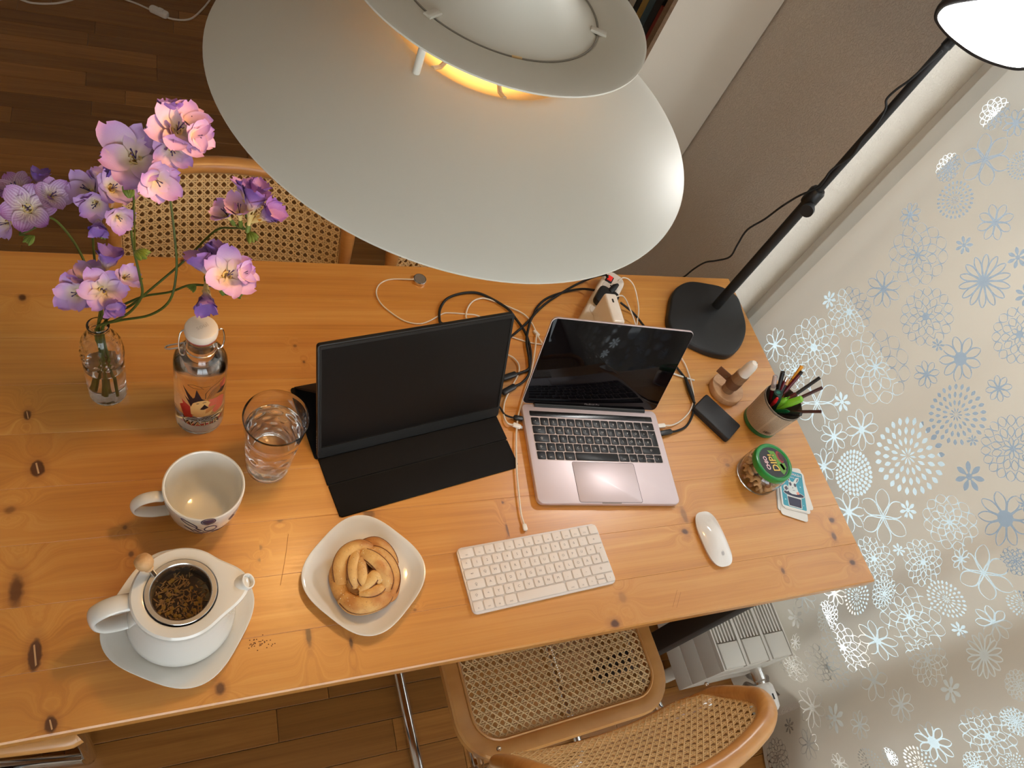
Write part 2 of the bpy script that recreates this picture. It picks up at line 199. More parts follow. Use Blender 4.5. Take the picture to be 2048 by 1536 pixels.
# ---------------------------------------------------------------- materials
def L(r, g=None, b=None):
    if g is None: r, g, b = r
    f = lambda c: (c / 255) / 12.92 if c <= 10.3 else ((c / 255 + 0.055) / 1.055) ** 2.4
    return (f(r), f(g), f(b), 1.0)
class NT:
    def __init__(s, name):
        s.mat = bpy.data.materials.new(name); s.mat.use_nodes = True; s.t = s.mat.node_tree; s.n = s.t.nodes
        s.bsdf = s.n['Principled BSDF']; s.out = s.n['Material Output']
    def new(s, typ, **kw):
        n = s.n.new(typ)
        for k, v in kw.items(): setattr(n, k, v)
        return n
    def link(s, a, b): s.t.links.new(a, b)
    def put(s, sock, v):
        if hasattr(v, 'is_linked') or hasattr(v, 'links'): s.link(v, sock)
        else: sock.default_value = v
    def m(s, op, a, b=None, c=None):
        n = s.new('ShaderNodeMath', operation=op); s.put(n.inputs[0], a)
        if b is not None: s.put(n.inputs[1], b)
        if c is not None: s.put(n.inputs[2], c)
        return n.outputs[0]
    def noise(s, vec, scale, detail=3, rough=0.5, dist=0.0):
        n = s.new('ShaderNodeTexNoise'); s.link(vec, n.inputs['Vector'])
        n.inputs['Scale'].default_value = scale; n.inputs['Detail'].default_value = detail; n.inputs['Roughness'].default_value = rough; n.inputs['Distortion'].default_value = dist
        return n.outputs[0]
    def vscale(s, vec, sx, sy, sz):
        n = s.new('ShaderNodeVectorMath', operation='MULTIPLY'); s.link(vec, n.inputs[0]); n.inputs[1].default_value = (sx, sy, sz); return n.outputs[0]
    def vadd(s, a, b):
        n = s.new('ShaderNodeVectorMath', operation='ADD'); s.put(n.inputs[0], a); s.put(n.inputs[1], b); return n.outputs[0]
    def mix(s, fac, a, b):
        n = s.new('ShaderNodeMix', data_type='RGBA'); s.put(n.inputs['Factor'], fac); s.put(n.inputs[6], a); s.put(n.inputs[7], b); return n.outputs[2]
    def ramp(s, fac, stops):
        n = s.new('ShaderNodeValToRGB'); s.link(fac, n.inputs[0]); e = n.color_ramp.elements
        while len(e) < len(stops): e.new(0.5)
        for i, (p, c) in enumerate(stops): e[i].position = p; e[i].color = c
        return n.outputs[0]
    def mapr(s, v, a, b, c, d):
        n = s.new('ShaderNodeMapRange'); s.put(n.inputs[0], v)
        for i, x in enumerate((a, b, c, d)): n.inputs[i + 1].default_value = x
        return n.outputs[0]
    def bump(s, h, strength=0.3, dist=0.001):
        n = s.new('ShaderNodeBump'); s.link(h, n.inputs['Height']); n.inputs['Strength'].default_value = strength; n.inputs['Distance'].default_value = dist
        s.link(n.outputs[0], s.bsdf.inputs['Normal'])
    def obj(s): return s.new('ShaderNodeTexCoord').outputs['Object']
    def rnd(s): return s.new('ShaderNodeObjectInfo').outputs['Random']
    def attr(s, name): return s.new('ShaderNodeAttribute', attribute_name=name)
_mc = {}
def pm(name, col, rough=0.5, metal=0.0, trans=0.0, ior=1.45, coat=0.0, emit=0.0, var=0.0, vscale=30.0, bump=None, sub=0.0, spec=0.5, rnd=0.0):
    if name in _mc: return _mc[name]
    t = NT(name); b = t.bsdf; col = tuple(col) if len(col) == 4 else (*col, 1)
    b.inputs['Base Color'].default_value = col; b.inputs['Roughness'].default_value = rough; b.inputs['Metallic'].default_value = metal
    b.inputs['Transmission Weight'].default_value = trans; b.inputs['IOR'].default_value = ior; b.inputs['Coat Weight'].default_value = coat
    b.inputs['Specular IOR Level'].default_value = spec
    if sub: b.inputs['Subsurface Weight'].default_value = sub; b.inputs['Subsurface Radius'].default_value = (0.01, 0.006, 0.004); b.inputs['Subsurface Scale'].default_value = 0.5
    if emit: b.inputs['Emission Color'].default_value = col; b.inputs['Emission Strength'].default_value = emit
    if var or rnd:
        f = t.noise(t.obj(), vscale, 3)
        c = t.mix(t.mapr(f, 0.3, 0.7, 0, 1), tuple(x * (1 - var) for x in col[:3]) + (1,), tuple(min(1, x * (1 + var)) for x in col[:3]) + (1,))
        if rnd: c = t.mix(t.m('MULTIPLY', t.rnd(), rnd), c, tuple(x * 0.45 for x in col[:3]) + (1,))
        t.link(c, b.inputs['Base Color'])
    if bump: t.bump(t.noise(t.obj(), bump[0], 3), bump[1], bump[2] if len(bump) > 2 else 0.001)
    _mc[name] = t.mat; return t.mat
def plain_wood(name, light, dark, rough=0.45, sc=(1.5, 40, 40), rndamt=0.0, coat=0.0):
    t = NT(name); co = t.obj(); v = t.vscale(co, *sc)
    o = t.new('ShaderNodeCombineXYZ'); t.put(o.inputs[0], t.m('MULTIPLY', t.rnd(), 37.0)); t.put(o.inputs[1], t.m('MULTIPLY', t.rnd(), 91.0))
    v = t.vadd(v, o.outputs[0])
    f = t.noise(v, 1.0, 4, 0.6, 0.6); f2 = t.noise(t.vscale(v, 1.0, 6, 6), 1.0, 2)
    f = t.m('ADD', t.m('MULTIPLY', f, 0.7), t.m('MULTIPLY', f2, 0.3))
    c = t.ramp(f, [(0.3, dark), (0.68, light)])
    if rndamt:
        isl = t.new('ShaderNodeNewGeometry').outputs['Random Per Island']
        r = t.m('FRACT', t.m('ADD', t.rnd(), isl))
        c = t.mix(t.m('MULTIPLY', r, rndamt), c, tuple(x * 0.36 for x in dark[:3]) + (1,))
    t.link(c, t.bsdf.inputs['Base Color']); t.bsdf.inputs['Roughness'].default_value = rough; t.bsdf.inputs['Coat Weight'].default_value = coat
    t.bsdf.inputs['Coat Roughness'].default_value = 0.25
    t.bump(f, 0.12, 0.0006); return t.mat
M_white_paint = pm('white_paint', L(226, 222, 214), 0.55, bump=(900, 0.05))
M_chrome = pm('chrome', (0.82, 0.82, 0.82, 1), 0.09, 1.0)
M_steel = pm('brushed_steel', (0.72, 0.70, 0.67, 1), 0.22, 1.0)
M_black = pm('black_plastic', L(22, 22, 23), 0.42)
M_black_metal = pm('black_powder_coat', L(26, 26, 27), 0.5, bump=(700, 0.1))
M_rubber = pm('black_rubber', L(18, 18, 19), 0.6)
M_white_plastic = pm('white_plastic', L(228, 222, 214), 0.35)
M_white_cable = pm('white_cable_sleeve', L(222, 212, 198), 0.45)
M_porcelain = pm('white_porcelain', L(226, 224, 218), 0.12, coat=0.5)
M_glass = pm('clear_glass', (1, 1, 1, 1), 0.0, trans=1.0, ior=1.47)
M_water = pm('water', (1, 1, 1, 1), 0.0, trans=1.0, ior=1.33)
M_ink = pm('black_ink', L(24, 20, 22), 0.5)

# ================================================================ SETTING
XW = 0.15                                    # inner face of the window wall
def plaster(name, col, sc, st):
    t = NT(name); co = t.obj(); f = t.noise(co, sc, 4, 0.6); g = t.noise(co, sc * 0.35, 2)
    t.bsdf.inputs['Base Color'].default_value = col; t.bsdf.inputs['Roughness'].default_value = 0.9
    t.bump(t.m('ADD', t.mapr(f, 0.45, 0.62, 0, 1), t.m('MULTIPLY', g, 0.5)), st, 0.003); return t.mat
M_rough = plaster('woodchip_plaster', L(206, 194, 180), 230, 0.55)
M_plain = plaster('smooth_plaster', L(214, 205, 192), 60, 0.15)
def struct(name, vf, mat, smooth=False, parent=None):
    o = mk(name, vf, mat, parent, smooth=smooth)
    if not parent: o['kind'] = 'structure'
    return o
struct('wall_right', join(box(XW, 0.47, 0.89, 3.42, 0, 2.5), box(XW, 0.47, -1.5, 0.89, 0, 0.20), box(XW, 0.47, -1.5, 0.89, 2.2, 2.5), box(XW, 0.47, -2.22, -1.5, 0, 2.5)), M_rough)
struct('wall_far', box(-3.22, XW, 3.4, 3.52, 0, 2.5), M_plain)
struct('wall_left', box(-3.32, -3.2, -2.22, 3.42, 0, 2.5), M_plain)
WX0, WX1, WZ0, WZ1 = -2.05, -0.05, 0.85, 2.2          # the window behind the photographer
struct('wall_near', join(box(-3.22, WX0, -2.32, -2.2, 0, 2.5), box(WX1, 0.47, -2.32, -2.2, 0, 2.5), box(WX0, WX1, -2.32, -2.2, 0, WZ0), box(WX0, WX1, -2.32, -2.2, WZ1, 2.5)), M_plain)
struct('ceiling', box(-3.22, 0.47, -2.22, 3.42, 2.5, 2.6), M_plain)
# floor of oak strips
M_oak = plain_wood('oak_parquet', L(178, 120, 58), L(138, 86, 36), 0.33, (2.2, 45, 45), 0.6)
M_joint = pm('floor_joint', L(58, 36, 18), 0.8)
floor = struct('floor', box(-3.22, 0.47, -2.22, 3.42, -0.06, -0.0125), M_joint)
SW = 0.072
_pl = {}
def strip_vf(l):
    c = 0.0009; x, y = l / 2 - 0.0004, SW / 2 - 0.0004
    r = lambda d, z: [(-x + d, -y + d, z), (x - d, -y + d, z), (x - d, y - d, z), (-x + d, y - d, z)]
    return loft([r(0, -0.012), r(0, -c), r(c, 0)])
rest = []; nplank = 0
def seen(x, y):
    return (-2.2 < x < -0.6 and 0.85 < y < 2.75) or (-1.9 < x < 0.16 and -0.62 < y < 0.15) or (-0.75 < x < 0.1 and 0.7 < y < 1.3)
rows = int(5.6 / SW)
for j in range(rows):
    y = -2.2 + SW * (j + 0.5); x = -3.2 - random.random() * 0.5
    while x < XW - 0.01:
        l = random.choice((0.36, 0.42, 0.5, 0.58))
        if x < -3.2: x = -3.2
        if x + l > XW - 0.3: l = max(0.02, round(XW - 0.002 - x, 4))
        if x + l > -3.2 and l > 0.03:
            xc = x + l / 2
            if (seen(xc, y) or seen(x, y) or seen(x + l, y)) and nplank < 300:
                if l not in _pl: _pl[l] = me_of('plank', *strip_vf(l), M_oak, smooth=False)
                put('plank', _pl[l], floor, (xc, y, 0)); nplank += 1
            else: rest.append(xf(strip_vf(l), (xc, y, 0)))
        x += l
o = mk('parquet_strips', join(*rest), M_oak, floor, smooth=False); o['kind'] = 'stuff'

# windows behind the curtain
def thin_pane():
    t = NT('window_glass'); tr = t.new('ShaderNodeBsdfTransparent'); gl = t.new('ShaderNodeBsdfGlossy'); gl.inputs['Roughness'].default_value = 0.02
    mx = t.new('ShaderNodeMixShader'); mx.inputs[0].default_value = 0.008; t.link(tr.outputs[0], mx.inputs[1]); t.link(gl.outputs[0], mx.inputs[2]); t.link(mx.outputs[0], t.out.inputs[0]); return t.mat
M_pane = thin_pane(); M_frame = pm('window_white', L(214, 214, 212), 0.35)
BALC_COL = (0.36, 0.40, 0.40, 1); BALU_COL = (0.20, 0.22, 0.265, 1)
def ring_frame(x0, x1, y0, y1, z0, z1, w):
    return join(box(x0, x1, y0, y1, z0, z0 + w), box(x0, x1, y0, y1, z1 - w, z1), box(x0, x1, y0, y0 + w, z0 + w, z1 - w), box(x0, x1, y1 - w, y1, z0 + w, z1 - w))
def window(name, y0, y1):
    w = struct(name, ring_frame(0.29, 0.37, y0, y1, 0.20, 2.2, 0.045), M_frame)
    mk('sash', ring_frame(0.275, 0.34, y0 + 0.03, y1 - 0.03, 0.235, 2.165, 0.05), M_frame, w, smooth=False)
    mk('pane', box(0.305, 0.311, y0 + 0.076, y1 - 0.076, 0.28, 2.12), M_pane, w, smooth=False)
w3 = struct('window_3', join(box(WX0, WX1, -2.30, -2.24, WZ0, WZ0 + 0.06), box(WX0, WX1, -2.30, -2.24, WZ1 - 0.06, WZ1), *[box(x - 0.03, x + 0.03, -2.30, -2.24, WZ0 + 0.06, WZ1 - 0.06) for x in (WX0 + 0.03, (WX0 + WX1) / 2, WX1 - 0.03)]), M_frame)
mk('pane', box(WX0 + 0.05, WX1 - 0.05, -2.275, -2.269, WZ0 + 0.05, WZ1 - 0.05), M_pane, w3, smooth=False)
window('window_1', -0.2105, 0.89); window('window_2', -1.5, -0.2115)
struct('shade_trim_1', box(0.225, 0.274, -0.285, -0.135, 0.20, 2.2), M_frame)  # mullion cover, added in front of the frames to darken the curtain band

# balcony outside: pale floor slab and a blue-grey balustrade, seen through the cut flowers of the curtain
struct('balcony_floor', box(0.47, 1.50, -3.0, 4.0, -0.12, -0.02), pm('balcony_slab', BALC_COL, 0.9, var=0.06, vscale=6))
bal = thing('balustrade', 'blue grey balcony balustrade glimpsed through the curtain flowers', 'balustrade', (1.5, 0.5, 0))
mk('infill_panel', box(0.0, 0.02, -3.5, 3.5, -0.1, 0.96), pm('balustrade_blue_grey', BALU_COL, 0.7), bal, smooth=False)
mk('handrail', box(-0.02, 0.04, -3.5, 3.5, 0.9602, 1.0), M_frame, bal, smooth=False)
# curtain with printed flowers burnt into the sheer fabric
def curtain_mat():
    t = NT('sheer_curtain'); uv = t.attr('flower_uv').outputs['Vector']; A = t.attr('flower_form').outputs['Vector']; B = t.attr('flower_line').outputs['Vector']
    def sep(v):
        s = t.new('ShaderNodeSeparateXYZ'); t.link(v, s.inputs[0]); return s.outputs
    u, v, _ = sep(uv); N, n0, dn = sep(A); fill, lw, hub = sep(B)
    r = t.m('SQRT', t.m('ADD', t.m('MULTIPLY', u, u), t.m('MULTIPLY', v, v)))
    th = t.m('MULTIPLY', t.m('ARCTAN2', v, u), 1 / (2 * PI))
    Rr = t.m('MULTIPLY', r, N); i = t.m('FLOOR', Rr); fr = t.m('SUBTRACT', Rr, i)
    n = t.m('MULTIPLY_ADD', dn, i, n0)
    ph = t.m('MULTIPLY_ADD', i, 0.5, t.m('MULTIPLY', th, n))
    a = t.m('ABSOLUTE', t.m('SUBTRACT', t.m('FRACT', t.m('ADD', ph, 100.0)), 0.5))
    w = t.m('MULTIPLY', t.m('POWER', t.m('SINE', t.m('MULTIPLY', fr, PI)), 0.75), 0.46)
    d = t.m('SUBTRACT', a, w)
    phys = t.m('DIVIDE', t.m('MULTIPLY', t.m('ABSOLUTE', d), t.m('MULTIPLY', r, 2 * PI)), n)
    line = t.m('LESS_THAN', phys, lw); solid = t.m('LESS_THAN', d, t.m('MULTIPLY', lw, -1.0))
    pet = t.m('ADD', t.m('MULTIPLY', line, t.m('SUBTRACT', 1.0, fill)), t.m('MULTIPLY', solid, fill))
    pet = t.m('MULTIPLY', pet, t.m('LESS_THAN', r, 1.0))
    mask = t.m('MINIMUM', t.m('ADD', pet, t.m('LESS_THAN', r, hub)), 1.0)
    weave = t.noise(t.obj(), 1400, 2)
    df = t.new('ShaderNodeBsdfDiffuse'); df.inputs[0].default_value = L(226, 216, 198)
    tl = t.new('ShaderNodeBsdfTranslucent'); tl.inputs[0].default_value = L(170, 161, 148)
    tr = t.new('ShaderNodeBsdfTransparent')
    m1 = t.new('ShaderNodeMixShader'); m1.inputs[0].default_value = 0.36; t.link(df.outputs[0], m1.inputs[1]); t.link(tl.outputs[0], m1.inputs[2])
    # the flowers are burnt-out cloth: they let the daylight through but send little lamp light back
    bo_ = t.new('ShaderNodeBsdfTranslucent'); bo_.inputs[0].default_value = CUR_PRINT
    mp_ = t.new('ShaderNodeMixShader'); t.link(t.m('MULTIPLY', mask, 0.92), mp_.inputs[0]); t.link(m1.outputs[0], mp_.inputs[1]); t.link(bo_.outputs[0], mp_.inputs[2])
    m2 = t.new('ShaderNodeMixShader'); t.link(mp_.outputs[0], m2.inputs[1]); t.link(tr.outputs[0], m2.inputs[2])
    t.link(t.m('ADD', t.m('MULTIPLY', mask, CUR_HOLE), t.mapr(weave, 0.3, 0.7, CUR_SHEER - 0.02, CUR_SHEER + 0.02)), m2.inputs[0])
    t.link(m2.outputs[0], t.out.inputs[0]); return t.mat
CUR_SHEER = 0.02; CUR_HOLE = 0.80; CUR_PRINT = (0.30, 0.34, 0.36, 1)
KIND = {'P': (1, 14, 0, 0, .0024, .2), 'O': (3, 7, 4, 0, .002, .13), 'W': (3, 8, 2, 0, .002, .0), 'L': (1, 8, 0, 0, .002, .17), 'K': (1, 9, 0, 0, .0024, .3), 'T': (1, 6, 0, 0, .0022, .0),
        'B': (4, 10, 5, 1, .19, .0), 'S': (5, 6, 6, 1, .06, .0), 'C': (3, 9, 5, 0, .002, .0), 'F': (1, 7, 0, 1, .14, .2)}
def fold(y, z):
    k = 0.55 + 0.45 * math.sin(z * 1.3 + 0.6)
    x = 0.006 * math.sin(2 * PI * y / 0.31 + 0.9 + 0.35 * z) + 0.004 * math.sin(2 * PI * y / 0.173 + 2.1 - 0.6 * z)
    for c, a, w in ((-0.035, -0.017, 0.035), (-0.150, 0.026, 0.055), (0.62, -0.008, 0.05), (0.44, 0.012, 0.07), (-0.30, -0.015, 0.05)):
        q = (y - c - 0.03 * (z - 0.5)) / w; x += a * math.exp(-q * q) * (0.6 + 0.4 * k)
    return 0.127 + x
def build_curtain():
    y0, y1, z0, z1 = -1.45, 0.73, 0.012, 2.42; ny, nz = 218, 240
    vf = sheet(lambda a, b: (fold(y1 + (y0 - y1) * a, z0 + (z1 - z0) * b), y1 + (y0 - y1) * a + 0.004 * math.sin(9 * b), z0 + (z1 - z0) * b), ny, nz)
    me = me_of('curtain', vf[0], vf[1], curtain_mat(), ang=180)
    uvs, fa, fb = [], [], []
    fl = list(FLOWERS); rr = random.Random(21)        # the cloth goes on beyond the frame with the same kinds of flower
    for _ in range(2600):
        y, z, r, k = rr.uniform(-1.4, 0.70), rr.uniform(0.06, 2.36), rr.choice((0.02, 0.028, 0.036, 0.045, 0.055, 0.065)), rr.choice('OOWLLKTBSCFFP')
        if y > 0.5 and z < 1.6: continue
        if all(math.hypot(y - q[0], z - q[1]) > 0.98 * (r + q[2]) for q in fl): fl.append((y, z, r, k))
    co = [v.co.copy() for v in me.vertices]
    for p in me.polygons:
        c = p.center; best = None; bd = 1.2
        for q in fl:
            dy, dz = c.y - q[0], c.z - q[1]
            if abs(dy) < q[2] * 1.25 and abs(dz) < q[2] * 1.25:
                d = math.hypot(dy, dz) / q[2]
                if d < bd: bd, best = d, q
        if best:
            K = KIND[best[3]]
            for vi in p.vertices: uvs += [(co[vi].y - best[0]) / best[2], (co[vi].z - best[1]) / best[2], 0]
            A, B = K[:3], (K[3], K[4] if K[3] else K[4] / best[2] * 0.6, K[5])
        else:
            uvs += [9, 9, 0] * 4; A, B = (1, 6, 0), (0, 0.001, 0)
        fa += list(A); fb += list(B)
    me.attributes.new('flower_uv', 'FLOAT_VECTOR', 'CORNER').data.foreach_set('vector', uvs)
    me.attributes.new('flower_form', 'FLOAT_VECTOR', 'FACE').data.foreach_set('vector', fa)
    me.attributes.new('flower_line', 'FLOAT_VECTOR', 'FACE').data.foreach_set('vector', fb)
    o = put('curtain', me); tag(o, 'sheer cream curtain with white flower pattern hanging beside the table end', 'curtain')
    # heading rail at the ceiling
    r = thing('curtain_rail', 'white curtain rail above the sheer flowered curtain', 'curtain rail', (0.127, -0.36, 2.44))
    mk('rail', box(-0.012, 0.012, -1.1, 1.15, -0.02, 0.05), M_frame, r, smooth=False)
build_curtain()

# ================================================================ TABLE
def pine():
    t = NT('honey_pine'); co = t.obj()
    o = t.new('ShaderNodeCombineXYZ'); t.put(o.inputs[0], t.m('MULTIPLY', t.rnd(), 23.0)); t.put(o.inputs[1], t.m('MULTIPLY', t.rnd(), 57.0))
    k = t.attr('knot').outputs['Vector']; s = t.new('ShaderNodeSeparateXYZ'); t.link(k, s.inputs[0])
    kx, ky, ks = s.outputs
    kr = t.m('SQRT', t.m('ADD', t.m('MULTIPLY', kx, kx), t.m('MULTIPLY', ky, ky)))
    kr = t.m('ADD', kr, t.m('MULTIPLY', t.m('SUBTRACT', t.noise(t.vscale(co, 90, 90, 90), 1.0, 3), 0.5), 0.7))
    near = t.m('POWER', 2.718, t.m('MULTIPLY', t.m('MULTIPLY', kr, kr), -0.12))
    warp = t.new('ShaderNodeCombineXYZ'); t.put(warp.inputs[1], t.m('MULTIPLY', t.m('MULTIPLY', near, 2.0), ky))
    v = t.vadd(t.vadd(t.vscale(co, 1.6, 42, 42), o.outputs[0]), warp.outputs[0])
    g1 = t.noise(v, 1.0, 4, 0.6, 0.7); g2 = t.noise(t.vscale(v, 1.6, 7, 7), 1.0, 2); g3 = t.noise(t.vscale(co, 3, 5, 5), 1.0, 2)
    g = t.m('ADD', t.m('ADD', t.m('MULTIPLY', g1, 0.62), t.m('MULTIPLY', g2, 0.2)), t.m('MULTIPLY', g3, 0.18))
    c = t.ramp(g, [(0.26, L(174, 108, 42)), (0.5, L(208, 144, 64)), (0.68, L(222, 166, 88))])
    c = t.mix(t.m('MULTIPLY', t.rnd(), 0.3), c, L(186, 118, 52))
    dark = t.mapr(kr, 0.55, 1.15, 1.0, 0.0); dark = t.m('MINIMUM', t.m('MULTIPLY', dark, ks), 1.0)
    halo = t.m('MULTIPLY', t.m('MULTIPLY', t.mapr(kr, 0.6, 2.2, 0.5, 0.0), t.m('MINIMUM', ks, 1.0)), 1.0)
    c = t.mix(halo, c, L(140, 76, 34)); c = t.mix(t.m('MULTIPLY', dark, 0.85), c, L(66, 30, 14))
    # pale chip down the middle of the biggest knots
    crack = t.m('MULTIPLY', t.m('LESS_THAN', t.m('ABSOLUTE', t.m('ADD', kx, t.m('MULTIPLY', ky, 0.35))), 0.13), t.m('LESS_THAN', kr, 0.7))
    c = t.mix(t.m('MULTIPLY', crack, t.m('GREATER_THAN', ks, 1.3)), c, L(205, 165, 120))
    t.link(c, t.bsdf.inputs['Base Color'])
    t.link(t.mapr(g2, 0.3, 0.7, 0.3, 0.42), t.bsdf.inputs['Roughness']); t.bsdf.inputs['Specular IOR Level'].default_value = 0.6; t.bsdf.inputs['Coat Weight'].default_value = 0.6; t.bsdf.inputs['Coat Roughness'].default_value = 0.3
    t.bump(g2, 0.1, 0.0006); return t.mat
M_pine = pine()
table = thing('dining_table', 'large honey coloured pine table with knots and black legs', 'table', (0, 0, TZ))
ys = [0, .083, .172, .262, .350, .441, .530, .622, .712, .807]
for j in range(9):
    a, b = ys[j] + 0.00008, ys[j + 1] - 0.00008
    ca = 0.0025 if j == 0 else 0.00035; cb = 0.0025 if j == 8 else 0.00035; th = 0.027
    prof = [(a, -th + ca), (a, -ca), (a + ca, 0), (b - cb, 0), (b, -cb), (b, -th + cb), (b - cb, -th), (a + ca, -th)]
    ks = sorted(k for k in KNOTS if a <= k[1] < b)
    xs = [-1.72] + [(p[0] + q[0]) / 2 for p, q in zip(ks, ks[1:])] + [0.0]
    rings = [[(x, y, z) for y, z in prof] for x in xs]
    vf = loft(rings)
    me = me_of('board', vf[0], vf[1], M_pine, smooth=False); at_ = []
    nseg = len(xs) - 1
    for pi, p in enumerate(me.polygons):
        sgm = pi // 8
        k = ks[sgm] if (ks and sgm < nseg and p.normal.z > 0.5) else None
        for vi in p.vertices:
            q = me.vertices[vi].co
            at_ += [(q.x - k[0]) / k[2], (q.y - k[1]) / k[3], k[4]] if k else [9, 9, 0]
    me.attributes.new('knot', 'FLOAT_VECTOR', 'CORNER').data.foreach_set('vector', at_)
    put('board', me, table)
mk('scratch', join(stroke([(-1.1537, 0.2366), (-1.1593, 0.2093), (-1.1667, 0.1793), (-1.1733, 0.1551)], 0.0008), stroke([(-0.5, 0.02), (-0.478, 0.049)], 0.0005), stroke([(-0.492, 0.018), (-0.472, 0.044)], 0.0005)), pm('scratch_brown', L(150, 92, 44), 0.5), table, (0, 0, 0.00012), smooth=False)
rp_ = random.Random(4)
mk('pin_holes', join(*[flatpoly([(x + 0.0011 * math.cos(a * 1.05), y + 0.0008 * math.sin(a * 1.05)) for a in range(6)]) for x, y in [(-1.2105 + rp_.gauss(0, 0.012), 0.0735 + rp_.gauss(0, 0.005)) for _ in range(34)]]), pm('pin_hole_dark', L(92, 50, 22), 0.7), table, (0, 0, 0.00012), smooth=False)
leg_me = me_of('leg', *prism(rrect(0.046, 0.046, 0.004, 2), -TZ, -0.027, 0.002), M_black_metal)
for x in (-0.285, -1.66):
    for y in (0.030, 0.777): put('leg', leg_me, table, (x, y, 0))
    mk('frame_rail', box(x - 0.02, x + 0.02, 0.059, 0.748, -0.062, -0.0272), M_black_metal, table, smooth=False)

# ================================================================ CANE CHAIRS
M_bent = plain_wood('bent_beech', L(208, 152, 86), L(184, 124, 62), 0.35, (8, 8, 30), 0.0, 0.4)
M_cane = pm('woven_cane', L(222, 190, 140), 0.55, var=0.12, vscale=200)
def cane_panel(P, nrm, W, H, inside, p=0.0155):
    """octagonal caning: paired strands both ways and single diagonals, laid on the surface P(s, t)"""
    V, F = [], []
    def strand(line, off, w, wav):
        run = []
        def flush():
            if len(run) > 1:
                b = len(V)
                for i, (s, t, k) in enumerate(run):
                    s2, t2 = run[min(i + 1, len(run) - 1)][:2]; s1, t1 = run[max(i - 1, 0)][:2]
                    dx, dy = s2 - s1, t2 - t1; l = math.hypot(dx, dy) or 1; nx, ny = -dy / l * w / 2, dx / l * w / 2
                    n = nrm(s, t); h = off + wav * (1 if k % 2 else -1)
                    for sg, hh in ((1, h - 0.0004), (0, h + 0.0004), (-1, h - 0.0004)):
                        q = P(s + nx * sg, t + ny * sg); V.append((q[0] + n[0] * hh, q[1] + n[1] * hh, q[2] + n[2] * hh))
                for i in range(len(run) - 1):
                    a = b + 3 * i; F.append((a, a + 1, a + 4, a + 3)); F.append((a + 1, a + 2, a + 5, a + 4))
            run.clear()
        for k, (s, t) in enumerate(line):
            if inside(s, t): run.append((s, t, k))
            else: flush()
        flush()
    ni, nj = int(W / p / 2) + 1, int(H / p / 2) + 1; e = 0.0021
    for i in range(-ni, ni + 1):
        for d in (-e, e): strand([(i * p + d, (j / 2) * p) for j in range(-2 * nj, 2 * nj + 1)], 0.0, 0.0026, 0.0005)
    for j in range(-nj, nj + 1):
        for d in (-e, e): strand([((i / 2) * p, j * p + d) for i in range(-2 * ni, 2 * ni + 1)], 0.0005, 0.0026, -0.0005)
    m = ni + nj + 1
    for i in range(-m, m + 1):
        strand([((i + k / 2 + 0.5) * p, (k / 2) * p) for k in range(-2 * m, 2 * m + 1)], 0.0016, 0.0028, 0.0003)
        strand([((i - k / 2 + 0.5) * p, (k / 2) * p) for k in range(-2 * m, 2 * m + 1)], 0.0022, 0.0028, -0.0003)
    return V, F
def in_rr(s, t, W, H, r):
    x, y = abs(s), abs(t)
    if x > W / 2 or y > H / 2: return False
    dx, dy = x - (W / 2 - r), y - (H / 2 - r)
    return not (dx > 0 and dy > 0 and dx * dx + dy * dy > r * r)
